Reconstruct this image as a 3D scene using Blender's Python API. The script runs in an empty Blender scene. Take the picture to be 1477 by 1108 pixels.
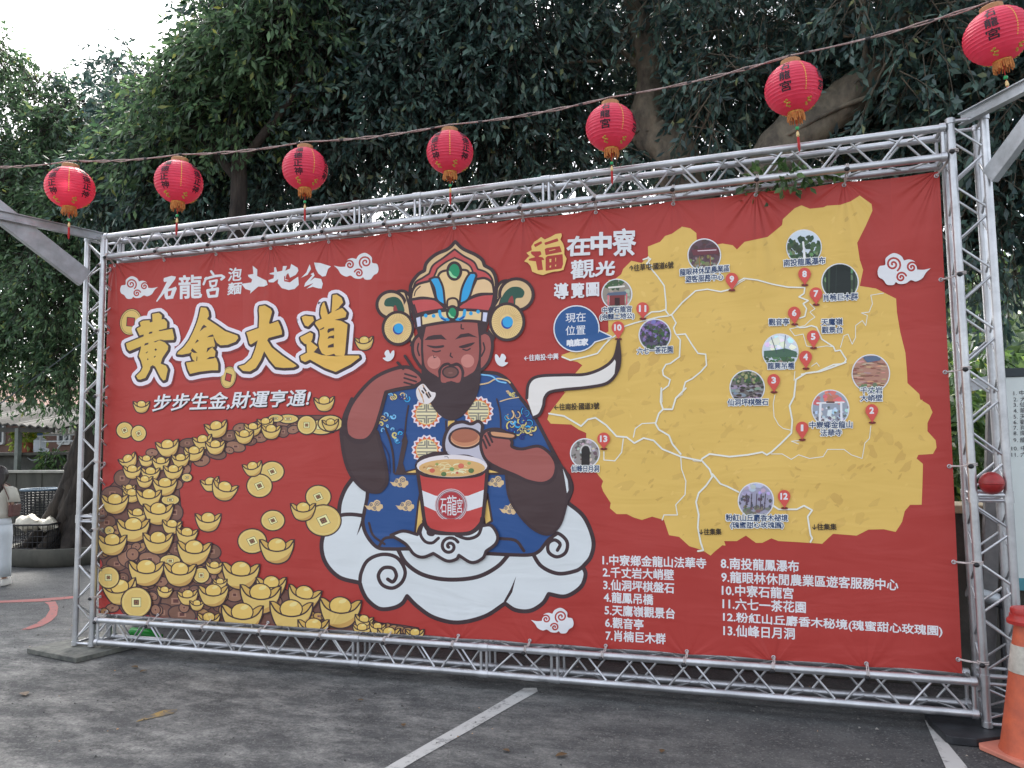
import bpy, bmesh, math, random
import numpy as np
from mathutils import Vector, Matrix
from mathutils.geometry import tessellate_polygon

# ------------------------------------------------------------------ camera, sky, sun, exposure
scene = bpy.context.scene
COL = scene.collection
PW, PH, FPX = 1477.0, 1108.0, 1110.0
YAW, PITCH, ROLL = -0.3191, 0.0718, -0.0149
CAM = np.array([2.3373, -5.5403, 1.8321])
FW = np.array([math.sin(YAW)*math.cos(PITCH), math.cos(YAW)*math.cos(PITCH), math.sin(PITCH)])
_r = np.array([math.cos(YAW), -math.sin(YAW), 0.0]); _u = np.cross(_r, FW)
RT = math.cos(ROLL)*_r + math.sin(ROLL)*_u
UP = -math.sin(ROLL)*_r + math.cos(ROLL)*_u
camd = bpy.data.cameras.new('camera'); cam = bpy.data.objects.new('camera', camd); COL.objects.link(cam)
camd.sensor_width = 36; camd.lens = FPX/PW*36; camd.clip_end = 2000; camd.clip_start = 0.05
cam.matrix_world = Matrix(((RT[0], UP[0], -FW[0], CAM[0]), (RT[1], UP[1], -FW[1], CAM[1]), (RT[2], UP[2], -FW[2], CAM[2]), (0, 0, 0, 1)))
scene.camera = cam
SUN_EL, SUN_AZ = math.radians(48), math.radians(-38)      # azimuth from +Y towards +X: high behind the trees, to the left
w = bpy.data.worlds.new('World'); scene.world = w; w.use_nodes = True
nt = w.node_tree; bg = nt.nodes['Background']
sky = nt.nodes.new('ShaderNodeTexSky'); sky.sky_type = 'NISHITA'; sky.sun_disc = False
sky.sun_elevation = SUN_EL; sky.sun_rotation = SUN_AZ; sky.dust_density = 4.0; sky.air_density = 1.0; sky.altitude = 100
hs = nt.nodes.new('ShaderNodeHueSaturation'); hs.inputs['Saturation'].default_value = 0.36
nt.links.new(sky.outputs[0], hs.inputs['Color']); nt.links.new(hs.outputs[0], bg.inputs[0]); bg.inputs[1].default_value = 0.15
sl = bpy.data.lights.new('sun', 'SUN'); sl.energy = 1.5; sl.angle = math.radians(10); sl.color = (1.0, 0.95, 0.87)
so = bpy.data.objects.new('sun', sl); COL.objects.link(so)
sdir = Vector((math.sin(SUN_AZ)*math.cos(SUN_EL), math.cos(SUN_AZ)*math.cos(SUN_EL), math.sin(SUN_EL)))
so.rotation_euler = sdir.to_track_quat('Z', 'Y').to_euler()
vs = scene.view_settings; vs.view_transform = 'Standard'; vs.look = 'None'; vs.gamma = 1.0; vs.exposure = 1.75
try:
    scene.cycles.max_bounces = 8; scene.cycles.transparent_max_bounces = 8
except Exception: pass

# ------------------------------------------------------------------ helpers
def ray(px, py): return FW + RT*(px-PW/2)/FPX - UP*(py-PH/2)/FPX
def at(px, py, Y):
    d = ray(px, py); return CAM + d*(Y-CAM[1])/d[1]
def gz(px, py, Z=0.0):
    d = ray(px, py); return CAM + d*(Z-CAM[2])/d[2]
def atd(px, py, depth): return CAM + ray(px, py)*depth
def lin(c): return tuple((v/255/12.92 if v/255 <= .04045 else ((v/255+.055)/1.055)**2.4) for v in c)

def link(o, parent=None):
    COL.objects.link(o)
    if parent is not None: o.parent = parent
    return o
def tag(o, label, cat, group=None, kind=None):
    if label: o['label'] = label
    if cat: o['category'] = cat
    if group: o['group'] = group
    if kind: o['kind'] = kind
    return o
def thing(name, label, cat, loc=(0, 0, 0), group=None):
    o = bpy.data.objects.new(name, None); o.location = loc; o.empty_display_size = .1
    link(o); return tag(o, label, cat, group)
def copy_tree(o, parent=None):
    c = o.copy(); COL.objects.link(c)
    if parent is not None: c.parent = parent
    for ch in list(o.children): copy_tree(ch, c)
    return c

class MB:
    """gathers vertices and faces, then links them as one mesh object"""
    def __init__(s): s.v = []; s.f = []; s.m = []
    def add(s, vs, fs, m=0):
        b = len(s.v); s.v += [tuple(map(float, p)) for p in vs]; s.f += [tuple(i+b for i in f) for f in fs]; s.m += [m]*len(fs)
    def box(s, c, d, rot=None, m=0):
        x, y, z = d[0]/2, d[1]/2, d[2]/2
        P = [Vector(p) for p in ((-x,-y,-z),(x,-y,-z),(x,y,-z),(-x,y,-z),(-x,-y,z),(x,-y,z),(x,y,z),(-x,y,z))]
        if rot is not None: P = [rot @ p for p in P]
        s.add([p+Vector(c) for p in P], [(0,3,2,1),(4,5,6,7),(0,1,5,4),(1,2,6,5),(2,3,7,6),(3,0,4,7)], m)
    def beam(s, a, b, wd, ht, up=(0,0,1), m=0):
        a = Vector(a); b = Vector(b); d = (b-a); L = d.length; d.normalize(); u = Vector(up); r = d.cross(u).normalized(); u = r.cross(d).normalized()
        s.box((a+b)/2, (L, wd, ht), Matrix((d, r, u)).transposed(), m)
    def tube(s, pts, rad, n=10, caps=True, m=0, closed=False):
        pts = [Vector(p) for p in pts]; k = len(pts)
        rr = rad if hasattr(rad, '__len__') else [rad]*k
        t0 = (pts[1]-pts[0]).normalized(); ref = Vector((0,0,1)) if abs(t0.z) < .9 else Vector((1,0,0))
        nrm = t0.cross(ref).normalized(); V = []
        for i, p in enumerate(pts):
            if closed: t = pts[(i+1) % k]-pts[i-1]
            else: t = pts[min(i+1, k-1)]-pts[max(i-1, 0)]
            if t.length < 1e-9: t = t0
            t.normalize(); nrm = (nrm - t*nrm.dot(t))
            if nrm.length < 1e-6: nrm = t.orthogonal()
            nrm.normalize(); b = t.cross(nrm)
            for j in range(n):
                a = 2*math.pi*j/n; V.append(p+(nrm*math.cos(a)+b*math.sin(a))*rr[i])
        F = []
        for i in range(k if closed else k-1):
            i2 = (i+1) % k
            for j in range(n): F.append((i*n+j, i*n+(j+1) % n, i2*n+(j+1) % n, i2*n+j))
        if caps and not closed: F.append(tuple(range(n))[::-1]); F.append(tuple((k-1)*n+j for j in range(n)))
        s.add(V, F, m)
    def lathe(s, prof, n=32, c=(0,0,0), m=0, wob=None):
        V = []; F = []; k = len(prof)
        for i, (r, z) in enumerate(prof):
            for j in range(n):
                a = 2*math.pi*j/n; q = r*(wob(a, z) if wob else 1); V.append((c[0]+q*math.cos(a), c[1]+q*math.sin(a), c[2]+z))
        for i in range(k-1):
            for j in range(n): F.append((i*n+j, i*n+(j+1) % n, (i+1)*n+(j+1) % n, (i+1)*n+j))
        s.add(V, F, m)
    def ball(s, c, r, n=10, m=0, sq=(1,1,1)):
        pr = [(max(1e-4, math.sin(math.pi*i/n)), -math.cos(math.pi*i/n)) for i in range(n+1)]
        V = []; F = []; q = n*2
        for (a, z) in pr:
            for j in range(q):
                t = 2*math.pi*j/q; V.append((c[0]+r*sq[0]*a*math.cos(t), c[1]+r*sq[1]*a*math.sin(t), c[2]+r*sq[2]*z))
        for i in range(n):
            for j in range(q): F.append((i*q+j, i*q+(j+1) % q, (i+1)*q+(j+1) % q, (i+1)*q+j))
        s.add(V, F, m)
    def build(s, name, mat, parent=None, smooth=False, bevel=0, loc=None):
        me = bpy.data.meshes.new(name); me.from_pydata(s.v, [], s.f)
        for mt in (mat if isinstance(mat, (list, tuple)) else [mat]): me.materials.append(mt)
        if any(s.m): me.polygons.foreach_set('material_index', s.m)
        if smooth: me.polygons.foreach_set('use_smooth', [True]*len(me.polygons))
        me.update()
        o = bpy.data.objects.new(name, me); link(o, parent)
        if loc is not None: o.location = loc
        if bevel:
            b = o.modifiers.new('bevel', 'BEVEL'); b.width = bevel; b.segments = 2; b.limit_method = 'ANGLE'
        if smooth: 
            try: me.set_sharp_from_angle(angle=math.radians(45))
            except Exception: pass
        return o

# ------------------------------------------------------------------ materials
def mat(name, col, rough=.6, metal=0.0, noise=0.0, scale=8.0, bump=0.0, bscale=None, col2=None, spec=.5, detail=6, stretch=None, sheen=0):
    m = bpy.data.materials.new(name); m.use_nodes = True; t = m.node_tree; b = t.nodes['Principled BSDF']
    b.inputs['Base Color'].default_value = (*col, 1); b.inputs['Roughness'].default_value = rough; b.inputs['Metallic'].default_value = metal
    b.inputs['Specular IOR Level'].default_value = spec
    tc = t.nodes.new('ShaderNodeTexCoord'); src = tc.outputs['Object']
    if stretch:
        mp = t.nodes.new('ShaderNodeMapping'); mp.inputs['Scale'].default_value = stretch; t.links.new(src, mp.inputs[0]); src = mp.outputs[0]
    if noise or col2:
        n = t.nodes.new('ShaderNodeTexNoise'); n.inputs['Scale'].default_value = scale; n.inputs['Detail'].default_value = detail; n.inputs['Roughness'].default_value = .65
        t.links.new(src, n.inputs['Vector'])
        r = t.nodes.new('ShaderNodeValToRGB'); c2 = col2 or tuple(c*(1-noise) for c in col); c1 = col if col2 else tuple(min(1, c*(1+noise)) for c in col)
        r.color_ramp.elements[0].position = .32; r.color_ramp.elements[1].position = .68
        r.color_ramp.elements[0].color = (*c2, 1); r.color_ramp.elements[1].color = (*c1, 1)
        t.links.new(n.outputs[0], r.inputs[0]); t.links.new(r.outputs[0], b.inputs['Base Color'])
    if bump:
        n2 = t.nodes.new('ShaderNodeTexNoise'); n2.inputs['Scale'].default_value = bscale or scale*3; n2.inputs['Detail'].default_value = 5
        t.links.new(src, n2.inputs['Vector'])
        bp = t.nodes.new('ShaderNodeBump'); bp.inputs['Strength'].default_value = bump; bp.inputs['Distance'].default_value = .02
        t.links.new(n2.outputs[0], bp.inputs['Height']); t.links.new(bp.outputs[0], b.inputs['Normal'])
    return m
def leafmat(name, c1, c2, trans=.35, rough=.45):
    m = bpy.data.materials.new(name); m.use_nodes = True; t = m.node_tree; b = t.nodes['Principled BSDF']
    g = t.nodes.new('ShaderNodeNewGeometry'); r = t.nodes.new('ShaderNodeValToRGB')
    e = r.color_ramp.elements; e[0].color = (*c1, 1); e[1].color = (*c2, 1); e[1].position = .80
    x = e.new(.95); x.color = (*[min(1, v*1.5) for v in c2], 1); x = e.new(.993); x.color = (c2[0]*2.4, c2[1]*1.5, c2[2]*.8, 1)
    t.links.new(g.outputs['Random Per Island'], r.inputs[0]); t.links.new(r.outputs[0], b.inputs['Base Color'])
    b.inputs['Roughness'].default_value = rough; b.inputs['Specular IOR Level'].default_value = .6
    tr = t.nodes.new('ShaderNodeBsdfTranslucent'); h = t.nodes.new('ShaderNodeHueSaturation'); h.inputs['Value'].default_value = 1.6; h.inputs['Hue'].default_value = .485
    t.links.new(r.outputs[0], h.inputs['Color']); t.links.new(h.outputs[0], tr.inputs[0])
    mx = t.nodes.new('ShaderNodeMixShader'); mx.inputs[0].default_value = trans
    out = t.nodes['Material Output']; t.links.new(b.outputs[0], mx.inputs[1]); t.links.new(tr.outputs[0], mx.inputs[2]); t.links.new(mx.outputs[0], out.inputs[0])
    return m
ALU = mat('aluminium', (.68,.69,.71), .40, .85, .0, 3.5, .05, 60, col2=(.40,.405,.42), detail=10)
GALV = mat('galvanised_steel', (.54,.58,.61), .5, .55, .0, 6, .08, 60, col2=(.33,.35,.36), detail=12)
DARKSTEEL = mat('dark_steel', (.035,.037,.042), .55, .3, .3, 9, .1, 40)
# ------------------------------------------------------------------ flat print engine (artwork inked on the cloth)
_gc = {}
def glyphs(s):
    """triangles, boundary edges and bounds of a line of type"""
    if s in _gc: return _gc[s]
    c = bpy.data.curves.new('type', 'FONT'); c.body = s; c.resolution_u = 2
    o = bpy.data.objects.new('type', c); COL.objects.link(o)
    dg = bpy.context.evaluated_depsgraph_get(); dg.update(); ev = o.evaluated_get(dg); me = ev.to_mesh()
    me.calc_loop_triangles()
    V = np.array([(v.co.x, v.co.y) for v in me.vertices]); T = [tuple(t.vertices) for t in me.loop_triangles]
    cnt = {}
    for t in T:
        for k in range(3):
            e = tuple(sorted((t[k], t[(k+1) % 3]))); cnt[e] = cnt.get(e, 0)+1
    E = [e for e, n in cnt.items() if n == 1]
    ev.to_mesh_clear(); bpy.data.objects.remove(o); bpy.data.curves.remove(c)
    mn = V.min(0); mx = V.max(0)
    _gc[s] = ((V-mn)/(mx-mn), T, E); return _gc[s]

def catmull(P, closed=True, n=6):
    """smooth curve; a point with a third value is a sharp corner"""
    k = len(P); out = []; R = range(k if closed else k-1)
    for i in R:
        p1 = np.array(P[i][:2], float); p2 = np.array(P[(i+1) % k][:2], float)
        p0 = np.array(P[i-1][:2], float) if (closed or i > 0) else 2*p1-p2
        p3 = np.array(P[(i+2) % k][:2], float) if (closed or i+2 < k) else 2*p2-p1
        if len(P[i]) > 2: p0 = 2*p1-p2
        if len(P[(i+1) % k]) > 2: p3 = 2*p2-p1
        for j in range(n):
            t = j/n
            out.append(tuple(.5*((2*p1)+(-p0+p2)*t+(2*p0-5*p1+4*p2-p3)*t*t+(-p0+3*p1-3*p2+p3)*t**3)))
    if not closed: out.append(tuple(P[-1][:2]))
    return out
def arc(cx, cy, rx, ry=None, a0=0, a1=360, n=28, rot=0):
    ry = rx if ry is None else ry; R = math.radians(rot); o = []
    for i in range(n+(0 if abs(a1-a0) >= 360 else 1)):
        a = math.radians(a0+(a1-a0)*i/n); x = rx*math.cos(a); y = ry*math.sin(a)
        o.append((cx+x*math.cos(R)-y*math.sin(R), cy+x*math.sin(R)+y*math.cos(R)))
    return o
def spiral(cx, cy, r, turns=1.6, a0=0, flip=1, n=26, r0=.12):
    return [(cx+flip*r*(r0+(1-r0)*i/n)*math.cos(a0+turns*2*math.pi*i/n), cy+r*(r0+(1-r0)*i/n)*math.sin(a0+turns*2*math.pi*i/n)) for i in range(n+1)]

class Ink:
    STEP = 3e-5; JN = 11
    def __init__(s, lv=1): s.V = []; s.T = []; s.C = []; s.lv = lv; s.clip = None; s.fr = (0, 0, 1); s.max = 0
    def frame(s, x, y, k): s.fr = (x, y, k); return s
    def px(s, p): return (s.fr[0]+p[0]/s.fr[2], s.fr[1]+p[1]/s.fr[2])
    def _tri(s, P, T, col, jit=0):
        off = s.lv*s.STEP+(jit*5 % s.JN)*2.4e-6
        if s.clip is None:
            b = len(s.V); s.V += [(p[0], p[1], off) for p in P]
            s.T += [tuple(i+b for i in t) for t in T]; s.C += [col]*len(T); return
        for t in T:
            poly = [P[i] for i in t]
            for (nx, ny, d) in s.clip:
                o = []
                for i in range(len(poly)):
                    a = poly[i]; c = poly[(i+1) % len(poly)]; da = nx*a[0]+ny*a[1]-d; dc = nx*c[0]+ny*c[1]-d
                    if da <= 0: o.append(a)
                    if (da < 0 < dc) or (dc < 0 < da): q = da/(da-dc); o.append((a[0]+(c[0]-a[0])*q, a[1]+(c[1]-a[1])*q))
                poly = o
                if len(poly) < 3: break
            if len(poly) < 3: continue
            b = len(s.V); s.V += [(p[0], p[1], off) for p in poly]
            for i in range(1, len(poly)-1): s.T.append((b, b+i, b+i+1)); s.C.append(col)
    def up(s): s.lv += 1; s.max = max(s.max, s.lv)
    def poly(s, pts, col, smooth=False, raw=False):
        P = catmull(pts) if smooth else [p[:2] for p in pts]
        if not raw: P = [s.px(p) for p in P]
        T = tessellate_polygon([[Vector((p[0], p[1], 0)) for p in P]])
        s._tri(P, T, col); s.up(); return P
    def stroke(s, pts, w, col, closed=False, smooth=False, raw=False, taper=None):
        P = catmull(pts, closed) if smooth else [p[:2] for p in pts]
        if not raw: P = [s.px(p) for p in P]
        k = len(P); n = k if closed else k-1
        for i in range(n):
            a = P[i]; b = P[(i+1) % k]; dx = b[0]-a[0]; dy = b[1]-a[1]; L = math.hypot(dx, dy)
            if L < 1e-6: continue
            wa = wb = w/2
            if taper: wa *= taper(i/n); wb *= taper((i+1)/n)
            nx, ny = -dy/L, dx/L
            s._tri([(a[0]+nx*wa, a[1]+ny*wa), (b[0]+nx*wb, b[1]+ny*wb), (b[0]-nx*wb, b[1]-ny*wb), (a[0]-nx*wa, a[1]-ny*wa)], [(0,1,2),(0,2,3)], col, 2*i)
        for i in range(k):
            r = w/2*(taper(i/max(1, n)) if taper else 1)
            if r < .25: continue
            m = 10 if r > 1.2 else 6
            s._tri([(P[i][0]+r*math.cos(2*math.pi*j/m), P[i][1]+r*math.sin(2*math.pi*j/m)) for j in range(m)], [(0, j, j+1) for j in range(1, m-1)], col, 2*i+1)
        s.up()
    def shape(s, pts, col, w, line, smooth=True):
        """filled shape with an inked outline"""
        s.poly(pts, col, smooth); s.stroke(pts, w, line, True, smooth)
    def disc(s, cx, cy, rx, col, ry=None, rot=0, line=None, w=0, n=28):
        P = arc(cx, cy, rx, ry, n=n, rot=rot); s.poly(P, col)
        if line: s.stroke(P, w, line, True)
    def text(s, t, bl, br, h, col, bold=0, skew=0, halo=None, halow=0, raw=False):
        V, T, E = glyphs(t)
        if not raw: bl = s.px(bl); br = s.px(br)
        ux, uy = br[0]-bl[0], br[1]-bl[1]
        P = [(bl[0]+v[0]*ux+v[1]*h*skew, bl[1]+v[0]*uy-v[1]*h) for v in V]
        def edges(w, c):
            for q, (i, j) in enumerate(E):
                a, b = P[i], P[j]; dx = b[0]-a[0]; dy = b[1]-a[1]; L = math.hypot(dx, dy)
                if L < 1e-5: continue
                ex, ey = dx/L*w*.35, dy/L*w*.35; nx, ny = -dy/L*w/2, dx/L*w/2
                s._tri([(a[0]+nx-ex, a[1]+ny-ey), (b[0]+nx+ex, b[1]+ny+ey), (b[0]-nx+ex, b[1]-ny+ey), (a[0]-nx-ex, a[1]-ny-ey)], [(0,1,2),(0,2,3)], c, q)
            s.up()
        if halo: edges(halow*2, halo); s._tri(P, T, halo); s.up()
        if bold: edges(bold*2, col)
        s._tri(P, T, col); s.up()
    def build(s, name, parent, m, Y=0.0, flip=1):
        X = np.array(s.V); d = FW[None]+RT[None]*((X[:, 0:1]-PW/2)/FPX)-UP[None]*((X[:, 1:2]-PH/2)/FPX)
        W = CAM[None]+d*((Y-CAM[1])/d[:, 1:2]); W[:, 1] = Y-X[:, 2]
        me = bpy.data.meshes.new(name); T = np.array(s.T); C = np.array(s.C)
        A = W[T[:, 0]]; B = W[T[:, 1]]; D = W[T[:, 2]]; ny = np.cross(B-A, D-A)[:, 1]
        ar = np.abs(ny); keep = ar > 1e-12; T = T[keep]; C = C[keep]; ny = ny[keep]
        sw = ny > 0; T[sw] = T[sw][:, [0, 2, 1]]
        me.from_pydata(W.tolist(), [], T.tolist())
        at_ = me.attributes.new('ink', 'FLOAT_COLOR', 'FACE'); at_.data.foreach_set('color', np.concatenate([C, np.ones((len(C), 1))], 1).astype(np.float32).ravel())
        me.materials.append(m); me.update()
        o = bpy.data.objects.new(name, me); link(o, parent); return o

def K(r, g, b, k=1.12): return tuple(min(.86, v*k) for v in lin((r, g, b)))
RED = K(170,56,50); WHITE = (.80,.80,.82); CLOUD = (.74,.77,.78); DARK = K(74,54,58,.8); GOLD = K(214,182,106); GOLD2 = K(192,150,84); BROWN = K(134,96,80,.9)
MAPC = K(220,182,96); MAPD = K(196,158,84); SKIN = K(160,88,82); SLEEVE = K(80,60,62,.85); BLUE = K(44,84,144,.95); BEIGE = K(216,184,138); CREAM = K(232,214,170)
NAVY = K(38,66,112,.85); LBLUE = K(122,186,232); SKYB = K(52,160,214); PINK = K(196,128,118); GREY = K(188,184,196); TITLE = K(226,180,82); INK = K(52,42,40,.8); PINC = K(206,82,72)
LINE = DARK
F1 = (130,340,3.5167); F2 = (530,330,5.459); F3 = (490,500,4.1028); F4 = (440,680,3.3568); F5 = (130,590,3.3571); F6 = (740,310,4.1028)
F7 = (1000,270,4.1028); F8 = (1000,520,3.8194); F9 = (770,560,4.1028); F10 = (850,780,2.6855)
G1 = (165,430,7.7737); G2 = (335,410,7.0333); G3 = (165,360,7.7737); G4 = (310,350,5.908); G6 = (740,330,7.7737)

def cloudmotif(k, cx, cy, w, flip=1, col=WHITE, line=RED):
    """little curl cloud, w wide in photo pixels"""
    q = w/420
    M = lambda p: (cx+flip*(p[0]-275)*q, cy+(p[1]-430)*q)
    S = [(65,450),(80,405),(125,392),(130,340),(190,300),(250,320),(275,358,1),(320,350),(365,372),(380,430,1),(430,432),(487,420,1),(450,455),(420,500),(370,525),(330,515),(290,540),(240,545),(210,530,1),(190,552),(140,550),(110,512),(75,490)]
    P = catmull(S); k.poly([M(p) for p in P], col, raw=True)
    for (x, y, r, t) in ((188,388,62,1.7),(337,412,44,1.5),(252,492,42,1.5)):
        k.stroke([M(p) for p in spiral(x, y, r, t, math.pi*.9)], 15*q, line, raw=True)

# --- headline lettering
def ink_title():
    k = Ink()
    k.frame(*G3)
    cloudmotif(k, 165+275/7.7737, 360+430/7.7737, 54); cloudmotif(k, 310+1205/5.908, 350+205/5.908, 64, -1)
    Wt = WHITE; b = .5
    k.poly([(550,350),(555,320),(640,295),(690,305),(680,335),(600,440),(640,435),(690,415),(700,440),(665,530),(660,550),(580,560),(565,535),(560,490),(510,550),(475,590),(470,575),(520,495),(590,360),(560,365)], Wt)
    k.poly([(600,470),(645,458),(630,515),(600,525)], RED)
    k.text('龍', (725,552), (978,540), 33, Wt, .75)
    k.stroke([(1085,245),(1110,280)], 3.4, Wt); k.stroke([(1030,318),(1000,390)], 3.2, Wt); k.stroke([(1020,330),(1130,298),(1200,292),(1230,310),(1200,335)], 3.6, Wt)
    k.stroke([(1070,360),(1150,345),(1135,405),(1080,412),(1072,362)], 3, Wt); k.stroke([(1105,415),(1085,450)], 2.6, Wt)
    k.stroke([(1045,460),(1160,440),(1148,520),(1060,528),(1045,462)], 4, Wt)
    k.text('泡', (1272,355), (1418,345), 18.5, Wt, .45, .1); k.text('麵', (1268,510), (1418,495), 17, Wt, .45, .1)
    k.frame(*G4)
    k.poly([(322,197),(362,230),(360,285),(440,325),(450,360),(420,375),(370,375),(300,435),(305,410),(260,395),(225,352),(310,340),(318,315),(285,290),(282,275),(328,268)], Wt)
    k.poly([(520,210),(530,250),(575,240),(580,200),(615,200),(600,240),(640,222),(650,182),(705,215),(712,240),(690,275),(640,300),(625,260),(610,275),(600,310),(650,330),(710,290),(715,360),(680,395),(630,405),(570,388),(535,345),(540,310),(500,340),(460,338),(455,320),(500,305),(505,275),(470,270),(465,262),(505,252),(505,212)], Wt)
    k.poly([(590,290),(600,280),(598,318),(650,325),(690,300),(640,340),(590,330)], RED)
    k.poly([(808,185),(820,225),(790,275),(735,300),(780,255),(795,215)], Wt); k.poly([(845,170),(900,175),(990,203),(965,225),(945,285),(915,290),(880,262),(860,225)], Wt)
    k.poly([(815,270),(840,255),(850,280),(810,330),(850,300),(905,310),(920,350),(910,392),(880,390),(830,375),(780,395),(840,345),(760,378),(770,345),(830,278)], Wt)
    k.poly([(782,392),(850,345),(838,376)], Wt)
    # the four great gold characters: shadow, white band, dark rim, gold face
    H = [(425,180),(500,165),(535,195),(530,240),(560,236),(592,272),(590,338),(505,362),(510,372),(650,345),(672,440),(665,470),(510,475),(570,500),(605,540),(600,580),(540,670),(520,735),(580,760),(600,800),(575,915),(550,925),(520,890),(460,770),(430,752),(405,770),(400,800),(350,895),(290,915),(265,910),(245,875),(300,820),(320,775),(300,700),(275,650),(300,560),(300,540),(170,595),(145,570),(130,510),(330,430),(330,408),(285,420),(250,345),(300,315),(285,275),(320,255),(395,250),(400,275),(430,265)]
    Hd = [[(385,405),(395,380),(428,375),(425,395)],[(335,535),(345,508),(385,500),(380,520)],[(350,618),(370,600),(381,602),(362,620)],[(450,580),(465,563),(480,578),(465,594)],[(443,660),(460,645),(467,655),(450,670)],[(368,688),(377,672),(384,690),(374,699)],[(440,492),(480,476),(520,465),(560,470),(500,476),(460,497)],[(497,372),(505,358),(592,345),(592,352)]]
    J = [(970,105),(1030,110),(1055,150),(1062,200),(1040,235),(1140,300),(1240,370),(1380,420),(1390,450),(1360,490),(1270,525),(1190,530),(1150,500),(1112,432),(1118,480),(1130,520),(1125,545),(1100,555),(1135,600),(1130,640),(1125,662),(1145,680),(1165,740),(1165,810),(1090,810),(960,825),(850,850),(825,800),(805,725),(905,710),(880,690),(860,640),(870,600),(840,620),(760,635),(705,630),(715,605),(780,550),(840,470),(890,370),(930,270),(950,200)]
    Jd = [[(1005,298),(1040,325),(1008,335),(958,377),(985,320)],[(1038,442),(1068,420),(1105,408),(1118,432),(1062,438)],[(930,463),(950,480),(903,512)],[(875,563),(932,615),(890,615),(858,592)],[(1035,612),(1045,560),(1115,540),(1072,572)],[(1033,687),(1070,660),(1128,658),(1122,675),(1080,682)],[(925,652),(933,660),(929,705),(919,705)]]
    D = [(275,225),(330,215),(390,250),(405,280),(375,390),(380,405),(465,375),(490,430),(505,480),(505,510),(370,545),(355,570),(400,640),(500,720),(640,815),(655,830),(620,845),(520,850),(440,840),(380,770),(325,680),(290,770),(240,850),(180,885),(110,880),(65,835),(130,815),(200,750),(235,660),(260,570),(190,612),(175,600),(160,540),(145,490),(270,445),(275,330),(270,260)]
    T1 = [(705,335),(740,320),(820,330),(830,370),(770,430),(740,420),(715,370)]
    T2 = [(690,540),(790,488),(820,505),(815,550),(800,585),(870,640),(865,655),(825,690),(910,720),(1050,732),(1150,725),(1285,725),(1292,745),(1200,815),(1050,890),(940,850),(790,765),(740,790),(700,770),(692,730),(760,695),(755,610),(735,605),(700,570)]
    T3 = [(920,190),(935,185),(972,310),(1008,285),(1020,110),(1060,105),(1110,140),(1125,185),(1080,240),(1120,245),(1160,290),(1150,335),(1050,360),(1100,370),(1170,410),(1165,470),(1145,700),(1135,728),(950,722),(910,700),(885,650),(875,600),(890,520),(885,465),(840,400),(850,380),(910,350),(895,300),(900,240)]
    Td = [[(965,475),(978,452),(1035,443),(1033,490),(1028,470),(1000,478),(972,498)],[(968,556),(980,530),(1035,518),(1033,552),(1000,545)],[(970,645),(975,622),(1030,600),(1032,640)],[(960,728),(1035,705),(1052,728)],[(885,462),(935,433),(930,452),(895,467)],[(870,640),(905,715),(828,690)],[(1075,245),(1120,240),(1040,275)],[(1040,362),(1150,338),(1160,360),(1100,372)]]
    A = [(G1, H), (G1, J), (G2, D), (G2, T1), (G2, T2), (G2, T3)]
    def sh(P, dx, dy): return [(p[0]+dx, p[1]+dy) for p in P]
    for fr, P in A: k.frame(*fr); Q = sh([k.px(p) for p in P], 1.6, 3.6); k.stroke(Q, 19, K(132,46,46), True, raw=True)
    for fr, P in A: k.frame(*fr); Q = sh([k.px(p) for p in P], 1.0, 1.2); k.stroke(Q, 16.5, K(226,218,228), True, raw=True); k.poly(Q, DARK, raw=True)
    for fr, P in A: k.frame(*fr); Q = sh([k.px(p) for p in P], .8, 1.0); k.stroke(Q, 6.2, DARK, True, raw=True)
    for i, (fr, P) in enumerate(A): k.frame(*fr); k.poly(P, K(214+3*min(i,3),178,88))
    for fr, L in ((G1, Hd), (G1, Jd), (G2, Td)):
        k.frame(*fr)
        for P in L: k.poly(P, DARK)
    k.frame(*F1)
    k.text('步步生金,財運亨通!', (318,898), (1108,870), 25, INK, .75, .22); k.text('步步生金,財運亨通!', (315,894), (1105,866), 25, WHITE, .5, .22)
    return k

# --- gold coins and ingots
def ingot(k, cx, cy, w, rot=0, col=GOLD):
    a = math.radians(rot); q = w*1.02
    M = lambda P: [(cx+q*(x*math.cos(a)-y*math.sin(a)), cy+q*(x*math.sin(a)+y*math.cos(a)))+tuple(r) for (x, y, *r) in P]
    lw = 1.15+.0052*w
    k.shape(M([(-.5,-.1,1),(-.38,-.09),(-.2,.03,1),(0,.0),(.2,.03,1),(.38,-.09),(.5,-.1,1),(.32,.15),(0,.24),(-.32,.15)]), K(204,166,88), lw*.8, LINE)
    k.disc(cx-q*(.06)*math.sin(a), cy+q*.06*math.cos(a), q*.26, K(222,186,102), q*.215, rot, LINE, lw*.8, 20)
    k.disc(cx+q*(.05*math.cos(a)), cy-q*.05, q*.1, K(236,206,136), q*.05, rot-20, n=10)
    B = [(-.5,-.1,1),(-.47,.15),(-.33,.46),(-.12,.58),(.12,.58),(.33,.46),(.47,.15),(.5,-.1,1),(.32,.14),(0,.235),(-.32,.14)]
    k.poly(M(B), col, True)
    k.poly(M([(.45,.2),(.33,.46),(.12,.58),(-.12,.58),(-.28,.5),(.0,.5),(.25,.38)]), GOLD2, True)
    k.stroke(M(B), lw, LINE, True, True)
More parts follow.
